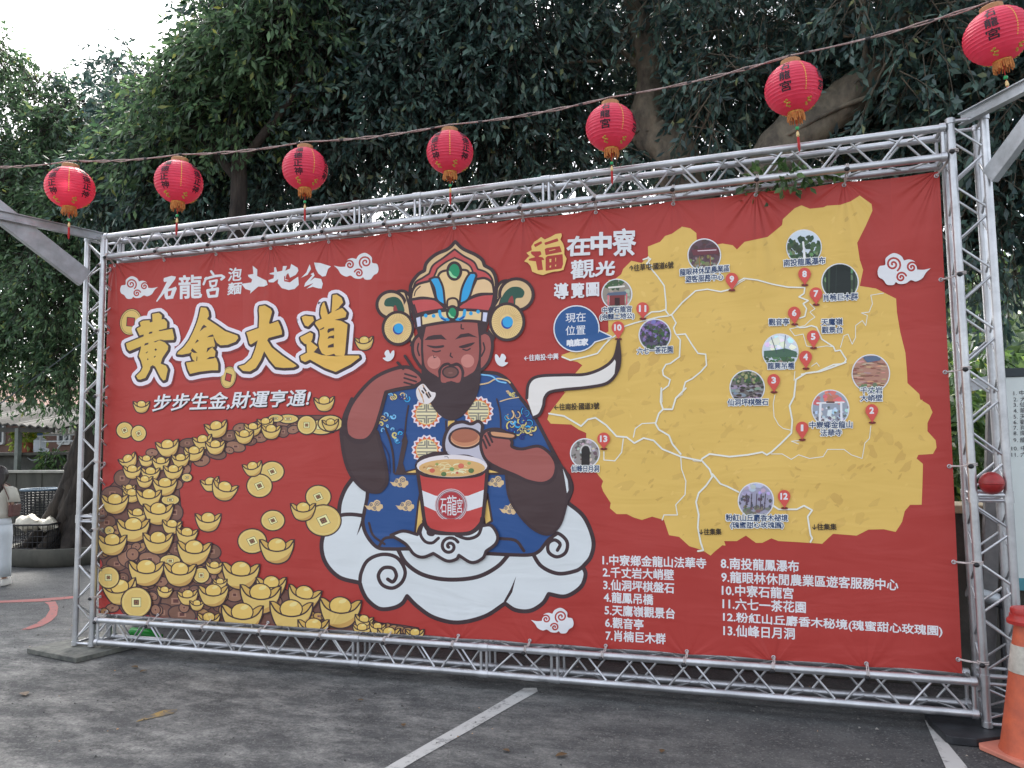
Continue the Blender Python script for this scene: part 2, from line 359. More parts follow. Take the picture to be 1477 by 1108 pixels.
def coin(k, cx, cy, r, ry=None, col=GOLD, dark=LINE, rot=0, hole=45):
    ry = r if ry is None else ry; lw = 1.0+.008*r
    k.disc(cx, cy, r, col, ry, rot, dark, lw+.3)
    if col == GOLD: k.stroke(arc(cx, cy, r*.86, ry*.86, rot=rot, n=24), .5, K(236,210,140), True)
    D = lambda s: [(cx+r*s*math.cos(math.radians(hole+90*i)), cy+ry*s*math.sin(math.radians(hole+90*i))) for i in range(4)]
    k.poly(D(.42), K(240,220,160) if col == GOLD else K(160,118,98))
    if col == GOLD: k.stroke(D(.42), .5, dark, True)
    k.poly(D(.24), K(96,58,54))
    if col == GOLD: k.stroke(D(.12), .4, GOLD2, True)
def ink_coins():
    k = Ink(); k.STEP = 1.1e-5; k.JN = 4
    k.clip = [(-87/1246*1.0, 1.0, 885-87/1246*142-1.0), (-1, .0, -143.5)]
    k.frame(*F5)
    pile = [(1180,30),(1000,32),(860,40),(800,62),(700,100),(600,125),(520,160),(430,160),(340,190),(290,225),(190,270),(150,320),(70,400),(40,480),(45,560),(36,700),(60,740),(75,860),(160,990),(520,1010),(640,1030),(1175,1080),(1400,1100),(1610,1110),(1590,1060),(1500,1045),(1400,1035),(1320,1000),(1230,960),(1175,960),(1100,930),(960,880),(820,820),(640,750),(600,690),(520,640),(440,560),(440,480),(430,380),(480,330),(490,260),(570,240),(650,210),(740,180),(850,150),(1000,110),(1180,115)]
    k.poly(pile, K(112,76,66)); k.stroke(pile, 1.5, LINE, True)
    R = random.Random(4)
    for (x, y, r, ry) in ((155,335,40,40),(108,410,52,36),(80,550,45,36),(130,750,52,36),(290,728,55,34),(415,930,75,50),(345,985,60,42),(445,995,68,42),(540,250,40,28),(610,215,50,28),(705,182,48,26),(675,130,42,26),(820,138,38,24),(1000,70,36,22),(935,68,36,22),(935,110,30,28),(300,212,30,20),(470,165,40,22),(725,92,34,22),(420,680,40,36),(590,690,45,36),(240,670,36,30),(185,710,52,56),(410,500,40,44),(455,290,34,28),(415,365,34,26),(60,495,26,36),(60,690,30,36),(880,930,50,36),(700,900,44,34),(300,920,40,40),(985,100,30,20),(780,158,28,18),(675,200,22,16)):
        coin(k, x, y, r, ry, R.choice([BROWN, K(150,108,86), K(120,84,72)]), LINE, R.uniform(-20,20))
    for i in range(60):
        t = R.random(); x = R.uniform(60, 700); y = R.uniform(560, 1000)
        if y < 700 and x > 480: continue
        if x > 200+ (y-560)*2: continue
        coin(k, x, y, R.uniform(20,36), R.uniform(16,30), R.choice([BROWN, K(150,108,86), K(170,128,84)]), LINE, R.uniform(-40,40))
    for i in range(16):
        x = 1000+i*36; coin(k, x, 985+i*6, 26, 18, R.choice([K(170,128,84), GOLD2]), LINE, R.uniform(-40,40))
    for (x, y, r, ry) in ((1120,88,68,36),(1050,78,46,46),(960,48,50,22),(900,45,36,18),(540,805,40,38),(470,332,26,20),(95,588,24,22),(390,440,44,26),(390,735,50,30),(1165,70,60,40)):
        coin(k, x, y, r, ry, GOLD)
    for (x, y, w_, r) in ((610,75,110,-12),(850,55,80,-5),(790,80,85,0),(878,90,95,0),(748,115,92,0),(1165,60,80,-4),(375,165,112,-8),(545,140,95,-10),(608,165,95,-3),(505,195,98,0),(182,235,90,-25),(275,235,75,0),(345,245,85,0),(440,230,88,-3),(207,285,90,0),(295,295,92,0),(405,285,95,0),(267,335,80,0),(190,375,66,0),(365,350,118,0),(205,400,90,0),(287,405,122,0),(123,430,132,0),(232,495,95,0),(333,475,145,0),(400,550,95,5),(212,550,158,0),(472,590,105,5),(110,625,142,0),(332,615,145,0),(507,660,165,3),(605,750,85,0),(365,870,76,8),(475,890,100,-6),(520,935,70,0),(275,755,172,2),(438,765,158,2),(733,765,180,3),(880,830,145,0),(632,830,70,0),(145,850,165,-12),(600,870,145,0),(828,875,195,3),(1043,880,160,12),(1215,940,200,4),(740,970,200,2),(977,955,205,2),(578,1000,110,0),(1085,1035,150,0),(1330,1010,90,10),(1320,1050,90,0),(1395,1045,80,5),(1450,1072,110,0),(1575,1075,90,0)):
        ingot(k, x, y, w_, r)
    coin(k, 93, 815, 53); coin(k, 228, 935, 74); k.lv = 1; k.STEP = 2e-5; k.JN = 8
    for (x, y, r, ry) in ((167,103,41,40),(235,118,37,39),(882,303,58,50),(820,372,62,57),(1105,425,62,56),(1130,540,86,76),(885,540,58,50),(785,640,70,60)): coin(k, x, y, r, ry, hole=20)
    for (x, y, w_, r) in ((785,270,95,-12),(580,345,92,-12),(655,370,125,14),(572,520,125,0),(905,650,165,0),(1032,470,120,0)): ingot(k, x, y, w_, r)
    k.frame(*F1)
    for (x, y, w_, r) in ((261,850,84,0),(1188,830,104,-4),(1390,525,95,-6)): ingot(k, x, y, w_, r)
    k.frame(*G1)
    for (x, y, r, ry, h) in ((185,268,120,148,50),(1280,890,85,125,60)):
        k.disc(x, y, r, GOLD, ry, 14, LINE, 1.0); k.stroke(arc(x, y, r*.86, ry*.88, rot=14), .5, LINE, True)
        D = [(x+r*.5*math.cos(math.radians(h+90*i)), y+ry*.46*math.sin(math.radians(h+90*i))) for i in range(4)]
        k.poly(D, RED); k.stroke(D, 1.1, LINE, True)
    return k
# --- the seated earth god on his cloud
def medallion(k, cx, cy, r):
    star = lambda R0, R1, n=16: [(cx+(R0 if i % 2 else R1)*math.cos(math.pi*i/n), cy+(R0 if i % 2 else R1)*math.sin(math.pi*i/n)) for i in range(2*n)]
    k.poly(star(r, r*.88), K(226,214,220)); k.poly(star(r*.9, r*.72), K(206,96,66)); k.disc(cx, cy, r*.69, CREAM, r*.69); 
    g = K(140,134,120); u = r*.6
    for y in (-.12, .12): k.stroke([(cx-u*1.0, cy+y*r), (cx+u*1.0, cy+y*r)], r*.022, g)
    k.stroke([(cx, cy-u), (cx, cy-.12*r)], r*.026, g); k.stroke([(cx, cy+u), (cx, cy+.12*r)], r*.026, g)
    for sx in (-1, 1):
        for sy in (-1, 1):
            k.stroke([(cx+sx*.12*r, cy+sy*u*.92), (cx+sx*.12*r, cy+sy*.3*r), (cx+sx*u*.95, cy+sy*.3*r)], r*.022, g)
            k.stroke([(cx+sx*.3*r, cy+sy*u*.85), (cx+sx*.3*r, cy+sy*.46*r), (cx+sx*u*.82, cy+sy*.46*r)], r*.02, g)
    k.stroke(arc(cx, cy, r*.69, n=26), 1.1, K(226,170,96), True)
def ink_figure():
    k = Ink(); W = 5.2
    # great cloud
    k.frame(*F4)
    C = [(300,60,1),(235,28),(195,85),(170,150),(163,218,1),(110,262),(80,350),(98,440),(165,512),(265,540,1),(278,580),(305,625),(360,665),(425,662),(470,640),(494,604,1),(545,655),(625,708),(740,732),(870,702),(968,640,1),(1020,672),(1090,675),(1150,640),(1180,594,1),(1262,605),(1335,560),(1358,500),(1345,462,1),(1385,410),(1395,330),(1350,220),(1270,150,1),(1292,80),(1275,20),(1240,-30,1)]
    k.poly(C, CLOUD, True); k.stroke(C[1:-1], 6.0, LINE, False, True)
    k.stroke([(110,262),(160,218),(215,208),(285,215)], 5.5, LINE, False, True)
    k.stroke([(265,545),(272,490),(305,430),(375,402),(445,418),(484,480),(470,535),(425,565),(375,550),(355,505),(380,468),(425,470),(442,505),(425,535),(400,522)], 5.2, LINE, False, True)
    k.stroke([(448,375),(490,445),(570,500),(690,524),(830,512),(930,462),(990,398)], 6.0, LINE, False, True)
    k.stroke([(1100,395),(1145,460),(1225,495),(1310,482),(1350,458)], 5.6, LINE, False, True)
    k.stroke([(1175,305),(1225,300),(1268,340),(1262,392),(1220,414),(1180,392),(1178,350),(1208,332),(1235,352),(1222,382)], 5.0, LINE, False, True)
    k.poly([(1022,508),(1003,585),(972,636),(962,630),(995,570)], LINE); k.poly([(272,235),(250,312),(262,290),(284,240)], LINE)
    k.poly([(238,28),(270,60),(262,100),(240,60)], CLOUD)
    # legs and robe
    L = [(300,-30),(302,110),(288,190),(280,250),(300,312),(350,368),(420,376),(520,376),(700,390),(880,398),(1000,404),(1090,404),(1135,385),(1175,335),(1220,300),(1100,-30),(700,-40)]
    k.poly(L, BLUE); k.stroke(L[:15], W, LINE, False, True)
    for P in ([(548,150),(556,110),(575,200),(592,262),(560,300),(532,302)], [(884,110),(905,240),(872,262),(862,200)]): k.poly(P, K(226,186,104)); k.stroke(P, 3, LINE, True)
    for (x, y) in ((455,52),(483,166),(332,166),(918,50),(985,182)): cloudmotif(k, 440+x/3.3568, 680+y/3.3568, 27, -1, BEIGE, K(72,84,110))
    k.stroke([(310,250),(330,310),(385,352)], 3.4, LINE, False, True); k.stroke([(360,360),(385,325),(430,318)], 4, LINE, False, True); k.stroke([(945,325),(1020,335),(1060,385)], 4.4, LINE, False, True)
    k.frame(*F3)
    T = [(275,265,1),(440,225),(560,190),(830,152,1),(930,160),(1000,205),(1060,290),(1150,410),(1235,570),(1300,690,1),(1000,770),(850,745),(450,745),(330,750),(250,720),(215,560),(235,420)]
    k.poly(T, BLUE, True); k.stroke(T[3:10], W, LINE, False, True)
    R = random.Random(2)
    # wave embroidery on the sleeves
    def wave(x, y, s, n):
        for i in range(n):
            a = R.uniform(-.6, .6); c = R.choice([LBLUE, SKYB, BEIGE, K(214,196,120), K(34,54,130)])
            P = [(x+s*R.uniform(-1,1), y+s*R.uniform(-.8,.8)) for _ in range(1)]; (px_, py_) = P[0]
            q = s*R.uniform(.22,.42)
            sp = spiral(px_, py_, q, R.uniform(.7,1.2), R.uniform(0,6), R.choice([1,-1]), 12, .25)
            k.stroke(sp, R.uniform(2.4,4.6), K(40,46,84), taper=lambda t: .35+.65*t); k.stroke(sp, R.uniform(1.2,3.2), c, taper=lambda t: .3+.7*t)
    wave(345,300,52,7); wave(285,395,44,7); wave(340,520,46,7); wave(275,470,40,4); wave(1000,270,38,4); wave(1055,450,78,16); wave(1130,500,52,8); wave(285,760,24,3)
    k.stroke([(830,225),(880,215),(930,190),(990,200),(1010,215)], 2, K(216,184,138), False, True); k.stroke([(830,165),(900,175),(940,205),(985,215)], 2.2, LBLUE, False, True)
    k.stroke([(950,325),(1000,310),(1060,300)], 1.5, BEIGE, False, True)
    k.poly([(388,500),(404,560),(376,690),(392,742),(330,752),(346,700),(372,560)], SLEEVE); k.stroke([(408,350),(395,430),(386,520),(372,560)], 2.4, LINE, False, True)
    k.stroke([(270,480),(300,560),(318,650),(322,745)], 3, LINE, False, True); k.stroke([(248,560),(290,640),(300,740)], 2, K(40,46,84), False, True)
    k.stroke([(930,310),(950,390),(955,490)], 2.2, LINE, False, True); k.stroke([(690,440),(690,470)], 2.4, LINE)
    k.stroke([(630,440),(632,560),(625,640)], 2.2, LINE)
    k.poly([(642,440),(680,436),(682,478),(640,486)], K(226,186,104))
    medallion(k, 515, 398, 92); medallion(k, 822, 383, 92); medallion(k, 517, 612, 92)
    for P in ([(368,748),(462,722),(464,752)], [(878,722),(968,748),(880,752)]): k.poly(P, K(226,186,104)); k.stroke(P, 2.2, LINE, True)
    k.stroke([(330,752),(470,752)], 3, LINE); k.stroke([(872,752),(1000,752)], 3, LINE)
    k.stroke([(880,705),(960,735),(1010,745)], 4, LINE, False, True)
    # left sleeve and raised arm
    S = [(16,490),(18,580),(40,690),(80,775),(150,845),(225,860),(262,835),(282,790),(272,690),(240,570),(215,500),(160,560),(80,560)]
    k.shape(S, SLEEVE, W, LINE)
    A = [(40,500),(42,420),(85,320),(190,200),(300,140),(400,122),(470,160),(492,205),(440,238,1),(350,252),(276,270,1),(240,400),(205,500),(160,550),(100,556),(58,535)]
    k.shape(A, SKIN, W, LINE)
    k.stroke([(22,520),(28,420),(75,310)], W, LINE, False, True)
    for P in ([(388,162),(455,182)], [(384,186),(455,208)], [(384,212),(440,228)]): k.stroke(P, 2.6, LINE)
    k.stroke([(345,95),(378,132)], 4, LINE); k.stroke([(388,56),(440,135)], 4.2, LINE)
    # right sleeve and arm
    S = [(985,745,1),(1060,775),(1200,812),(1268,780),(1290,690,1),(1335,770),(1350,860),(1335,960),(1300,1060),(1235,1110),(1150,1080),(1070,1000),(1005,890)]
    k.shape(S, SLEEVE, W*.8, LINE)
    k.stroke([(1235,570),(1300,690),(1355,770),(1370,850),(1350,900)], W, LINE, False, True)
    k.poly([(1322,722),(1350,790),(1356,850),(1346,868),(1336,800)], CLOUD)
    # lid held open
    Ld = [(648,648),(618,595),(628,520),(665,465),(725,446),(780,458),(820,442),(846,465),(842,520),(850,600),(880,690),(850,690),(760,650)]
    k.shape(Ld, GREY, W*.9, LINE)
    k.disc(745,542,94,K(196,132,98),58,0,LINE,3.6); k.disc(742,528,78,K(168,102,78),40); k.stroke(arc(745,538,86,54,20,160), 1.2, K(222,170,130))
    A = [(868,672),(838,600),(842,530),(872,496),(930,488),(980,505),(1020,560),(1022,592),(1080,606),(1180,590),(1252,640),(1282,705),(1265,775),(1205,808),(1120,796),(1040,760),(940,718)]
    k.shape(A, SKIN, W*.85, LINE)
    H = [(895,500),(960,503),(1030,515),(1042,532),(1020,545),(960,540),(902,530)]
    k.shape(H, K(206,150,112), 3, LINE)
    for P in ([(880,510),(905,565)], [(862,528),(890,585)], [(850,552),(870,600)]): k.stroke(P, 3, LINE, False, True)
    # head
    k.frame(*F2)
    for (x, y, rx, s) in ((190,600,112,-1),(1175,520,132,1)):
        k.disc(x-s*80, y-10, 82, BEIGE, 100, 0, LINE, 4.4); k.disc(x, y, rx, BEIGE, rx*.94, 0, LINE, 4.6)
    k.poly([(280,620),(340,520),(350,700),(380,900),(330,880)], BEIGE); k.stroke([(300,500),(330,600),(345,700)], 3, LINE); k.stroke([(330,860),(352,905),(345,920)], 3, LINE)
    k.poly([(1010,560),(1060,520),(1020,640),(990,870),(950,860)], BEIGE); k.stroke([(1050,530),(1015,590),(980,640)], 3, LINE); k.stroke([(955,800),(1000,860),(985,890)], 3, LINE)
    k.poly([(135,590),(155,552),(220,538),(268,568),(295,640),(280,660),(212,655),(206,618),(150,612)], K(44,84,70), True); k.poly([(212,655),(208,620),(225,605),(240,650)], K(150,60,62), True)
    k.poly([(1050,600),(1072,520),(1130,465),(1200,462),(1238,498),(1222,542),(1172,552),(1155,605)], K(44,84,70), True); k.poly([(1110,600),(1118,555),(1145,530),(1152,600)], K(150,60,62), True)
    E1 = [(440,835),(392,852),(362,900),(362,980),(392,1045),(440,1085)]; E2 = [(885,840),(940,822),(978,860),(985,950),(950,1060),(880,1100)]
    for E in (E1, E2): k.shape(E, SKIN, 4.4, LINE)
    k.stroke([(405,905),(398,950),(412,1000)], 2.4, LINE, False, True); k.stroke([(915,900),(925,950),(900,1005)], 2.4, LINE, False, True)
    FA = [(380,745),(700,715),(950,720),(900,850),(893,1000),(875,1100),(835,1200),(700,1280),(560,1240),(475,1130),(440,1000),(432,850)]
    k.poly(FA, SKIN, True)
    k.poly([(380,750),(470,750),(448,850),(436,900),(405,845)], DARK); k.poly([(868,745),(955,735),(935,825),(890,845),(884,900)], DARK)
    k.stroke([(436,800),(433,950),(440,1060)], 3.4, LINE); k.stroke([(886,800),(892,950),(885,1060)], 3.4, LINE)
    k.poly([(452,878),(480,850),(525,838),(585,835),(628,876),(575,870),(510,876)], DARK); k.poly([(692,874),(735,832),(800,822),(872,858),(805,850),(745,858)], DARK)
    k.poly([(470,918),(540,924),(602,918),(600,935),(545,943),(500,936)], DARK, True); k.stroke([(515,962),(545,970),(578,962)], 2, LINE, False, True)
    k.poly([(722,930),(780,910),(848,896),(815,925),(755,942)], DARK, True); k.stroke([(755,950),(785,958),(812,945)], 2, LINE, False, True)
    k.disc(527,1052,52,PINK,52); k.disc(792,1042,52,PINK,52); k.stroke([(525,1000),(528,1018),(545,1010)], 1.2, LINE)
    k.stroke([(660,980),(655,1002),(672,1014)], 2, LINE); k.stroke([(742,755),(742,785),(760,790)], 2, LINE, False, True)
    # beard and mouth
    k.frame(*F3)
    BD = [(492,50,1),(505,110),(530,145),(572,172),(588,180),(586,140),(612,104),(645,95),(662,104),(695,95),(724,112),(740,150),(738,180),(770,165),(805,135),(832,50,1),(838,140),(828,240),(800,320),(745,395),(690,432),(650,436),(590,402),(540,335),(502,240),(486,150)]
    k.poly(BD, DARK, True)
    k.poly([(606,135),(640,112),(662,122),(700,116),(722,150),(716,205),(692,214),(662,204),(630,214),(602,205)], SKIN, True)
    k.disc(658,152,46,K(112,72,66),33,0,LINE,2.4); k.disc(658,156,14,K(134,90,84),5)
    k.poly([(632,212),(660,206),(692,214),(664,226)], DARK, True)
    # noodles on the chopsticks
    N = [(455,262),(470,235),(500,222),(540,265),(570,275),(560,310),(525,340),(480,330),(460,300)]
    k.poly(N, K(226,216,214), True)
    for P in ([(470,250),(490,300)], [(495,228),(530,305)], [(510,262),(535,305)], [(488,280),(500,330)]): k.stroke(P, 1.3, K(190,140,92))
    for P in ([(500,245),(512,262)], [(490,262),(500,275)], [(515,280),(530,302)], [(528,272),(540,295)]): k.stroke(P, 2.4, LINE)
    # hat
    k.frame(*F2)
    HB = [(340,560,1),(342,470),(358,420),(405,360),(452,332,1),(470,270),(540,206),(640,160),(695,104,1),(755,160),(850,205),(905,245),(925,292,1),(985,330),(1015,400),(1016,500),(1002,600),(955,700,1),(380,730,1)]
    k.shape(HB, BEIGE, 5.0, LINE)
    H2 = [(360,500,1),(382,425),(440,388),(490,355,1),(520,290),(600,232),(690,164,1),(760,216),(840,262),(872,320,1),(940,346),(985,400),(1000,500,1)]
    k.shape(H2, K(190,78,78), 2.8, LINE)
    k.shape([(520,400,1),(545,340),(560,312),(620,266),(690,230,1),(760,262),(815,302),(845,380,1)], BEIGE, 2.6, LINE)
    k.shape([(345,560,1),(358,490),(400,440),(500,412,1),(545,560,1),(440,545)], K(228,192,146), 3.6, LINE); k.shape([(800,552,1),(830,470),(862,398,1),(930,392),(985,430),(1002,515,1),(880,518)], K(228,192,146), 3.6, LINE)
    k.stroke([(372,530),(385,490),(420,455)], 1.6, LINE, False, True)
    k.shape([(560,400),(575,350),(630,330),(740,325),(800,345),(790,450),(730,600),(620,610),(595,470)], K(232,194,140), 3.4, LINE)
    k.shape([(345,562,1),(440,550),(540,562),(620,632,1),(450,660),(380,682,1)], K(190,78,78), 3.4, LINE); k.shape([(718,612,1),(800,556),(900,522),(1002,515,1),(985,600),(960,655,1),(728,636,1)], K(190,78,78), 3.4, LINE)
    k.shape([(492,400,1),(530,384),(566,386,1),(600,470),(615,608,1),(552,562),(530,470)], SKYB, 3.2, LINE); k.shape([(812,350,1),(850,352),(862,372,1),(845,420),(800,552),(728,596,1),(745,480),(782,392)], SKYB, 3.2, LINE)
    k.stroke([(372,600),(392,665)], 2.2, LINE)
    BN = [(378,700,1),(430,684),(560,652),(700,640),(830,642),(957,655,1),(944,742,1),(830,728),(700,728),(560,745),(440,768),(392,782,1)]
    k.shape(BN, K(230,200,148), 4.2, LINE)
    for P in ([(380,700),(426,684),(432,774),(392,782)], [(908,652),(957,656),(944,742),(902,735)]): k.shape(P, K(204,206,226), 2.6, LINE, False)
    k.stroke([(572,652),(580,690),(610,715),(640,715)], 4.5, SKYB, False, True); k.stroke([(770,646),(762,690),(735,712),(706,712)], 4.5, SKYB, False, True); k.stroke([(586,705),(620,722)], 2, K(40,60,140)); k.stroke([(764,695),(730,718)], 2, K(40,60,140))
    for (x, y) in ((463,686),(525,688),(818,668),(875,655)): k.disc(x, y, 15, SKYB, 15)
    k.shape([(632,590),(640,560),(680,548),(712,565),(715,620),(640,620)], BEIGE, 3, LINE)
    for (x, y, a, b) in ((688,335,52,66),(673,663,40,50)):
        k.disc(x, y, a, K(34,140,96), b, 0, LINE, 4); k.poly([(x-a*.85,y),(x-a*.6,y+b*.6),(x,y+b*.85),(x+a*.4,y+b*.75),(x-a*.2,y+b*.5),(x-a*.55,y+b*.1)], K(150,214,160), True)
    for (x, y, r) in ((245,785,118),(1103,735,132)):
        k.disc(x, y, r, K(230,196,134), r*1.08, 0, LINE, 4.2)
        for i in range(44):
            a = 2*math.pi*i/44; k.stroke([(x+r*.42*math.cos(a), y+r*.45*math.sin(a)), (x+r*.88*math.cos(a), y+r*.95*math.sin(a))], .45, K(190,150,96))
        k.disc(x, y+8, r*.34, K(42,62,146), r*.36); k.disc(x+6, y, r*.31, SKYB, r*.33)
    for (x, y, s, f) in ((172,1000,1,1),(1060,1035,1.12,-1)):
        M = lambda P: [(x+f*s*(a-172), y+s*(b-1000)) for a, b in P]
        k.poly(M([(126,1020),(150,1012),(140,985),(152,962),(172,958),(185,985),(200,965),(216,962),(216,1000),(195,1035),(160,1045)]), WHITE, True)
    # cup of noodles
    k.frame(*F3)
    k.poly([(450,690),(480,650),(560,622),(640,620),(640,650),(560,660)], DARK)
    B = [(460,700,1),(500,757),(667,772),(830,757),(878,700,1),(866,860),(852,1000),(842,1048),(800,1086),(740,1104),(620,1104),(545,1086),(510,1046),(488,900)]
    k.poly(B, K(190,68,64), True)
    k.poly([(470,842),(570,882),(667,890),(765,882),(869,842),(862,942),(765,972),(667,980),(575,974),(489,935)], WHITE)
    k.stroke(B, W, LINE, True, True)
    k.disc(668,706,209,K(226,216,216),66); k.disc(668,718,196,K(216,172,112),52)
    for i in range(26):
        a = R.uniform(0, 2*math.pi); q = R.uniform(.1,.8); x = 668+196*q*math.cos(a); y = 720+48*q*math.sin(a)
        k.stroke(arc(x, y+6, R.uniform(14,40), R.uniform(7,16), 180+R.uniform(-40,20), 340, 8), R.uniform(.9,1.5), R.choice([K(240,222,180), K(232,204,150), K(196,146,92)]))
    for (x, y, r, c) in ((552,733,16,K(206,104,84)),(722,706,18,K(210,110,90)),(620,754,16,K(92,118,72)),(782,734,17,K(92,118,72)),(668,725,14,K(122,160,96)),(770,690,10,K(150,160,90)),(580,695,9,K(150,160,90)),(700,746,8,K(196,96,80)),(505,715,8,K(190,140,80))): k.disc(x, y, r, c, r*.85)
    k.stroke([(625,652),(640,650),(648,660)], .9, K(120,110,112))
    k.disc(664,938,96,K(206,176,178),98); k.stroke(arc(664,938,84,86), 3.0, K(128,84,90), True); k.stroke(arc(664,938,84,86,n=40), 1.0, K(214,200,204), True); k.disc(664,938,76,K(170,52,60),79)
    for t, x0, x1, y1, h in (('石',600,636,985,86/4.1),('龍',640,696,998,118/4.1),('宮',698,730,983,84/4.1)): k.text(t, (x0,y1), (x1,y1), h, WHITE, .12)
    # small cloud in front of the cup
    k.frame(*F4)
    S = [(420,308,1),(480,288),(548,305,1),(560,270),(578,250,1),(600,285),(640,298),(720,302),(800,300),(860,262,1),(905,262),(935,310),(925,350),(880,385,1),(862,420),(810,440),(748,405,1),(735,424),(690,432),(625,396,1),(575,414),(532,400),(490,350)]
    k.poly(S, CLOUD, True); k.stroke(S, 4.6, LINE, True, True)
    k.stroke([(572,255),(562,300),(585,338),(620,345),(650,322)], 4.4, LINE, False, True); k.stroke([(600,270),(600,300),(622,306),(632,290)], 4, LINE, False, True)
    k.stroke(spiral(703,362,46,1.55,math.pi*.75,1), 4.6, LINE); k.stroke([(735,308),(790,325),(840,308),(860,262)], 4.6, LINE, False, True)
    k.poly([(600,262),(700,296),(820,290),(850,250),(850,230),(590,230)], K(190,68,64)); 
    k.stroke([(578,240),(610,282),(700,300),(800,296),(850,255),(860,225)], 5, LINE, False, True)
    cloudmotif(k, 440+1200/3.3568, 680+722/3.3568, 61, -1)
    return k

# --- tourist map
def blobs(k, R, cx, cy, r, spec):
    for c, n, s0, s1, ylo, yhi, st in spec:
        for i in range(n):
            a = R.uniform(0, 6.28); y = R.uniform(ylo, yhi); hw = math.sqrt(max(0, 1-y*y)); x = R.uniform(-hw, hw); s = R.uniform(s0, s1)
            k.poly([(cx+r*x+s*st*math.cos(2*math.pi*j/6)*R.uniform(.6,1.3), cy+r*y+s*math.sin(2*math.pi*j/6)*R.uniform(.6,1.3)) for j in range(6)], tuple(v*R.uniform(.75,1.25) for v in c), raw=True)
def photo(k, R, cx, cy, r, base, spec, extra=()):
    lv = k.lv; k.poly(arc(cx, cy, r+1.7, n=36), WHITE, raw=True)
    n = 28; k.clip = [(math.cos(2*math.pi*i/n), math.sin(2*math.pi*i/n), math.cos(2*math.pi*i/n)*cx+math.sin(2*math.pi*i/n)*cy+r) for i in range(n)]
    k.poly(arc(cx, cy, r, n=36), base, raw=True); blobs(k, R, cx, cy, r, spec)
    for (P, c, w_) in extra:
        Q = [(cx+x*r, cy+y*r) for x, y in P]
        if w_: k.stroke(Q, w_, c, raw=True)
        else: k.poly(Q, c, raw=True)
    k.clip = None; k.lv = lv
def pin(k, hx, hy, tx, ty, n):
    hx, hy = k.px((hx, hy)); tx, ty = k.px((tx, ty)); r = 9.2
    k.disc_raw(tx, ty+.3, 5.2, K(110,40,36), 1.9)
    P = [(hx+r*math.cos(a), hy+r*math.sin(a)) for a in [math.radians(150+240*i/16) for i in range(17)]]+[(tx, ty)]
    k.poly(P, PINC, raw=True)
    w_ = 9.5 if len(n) > 1 else (2.6 if n == '1' else 5.6)
    k.text(n, (hx-w_/2, hy+4.2), (hx+w_/2, hy+4.2), 8.6, WHITE, .55, raw=True)
Ink.disc_raw = lambda s, x, y, rx, c, ry: s.poly(arc(x, y, rx, ry, n=16), c, raw=True)
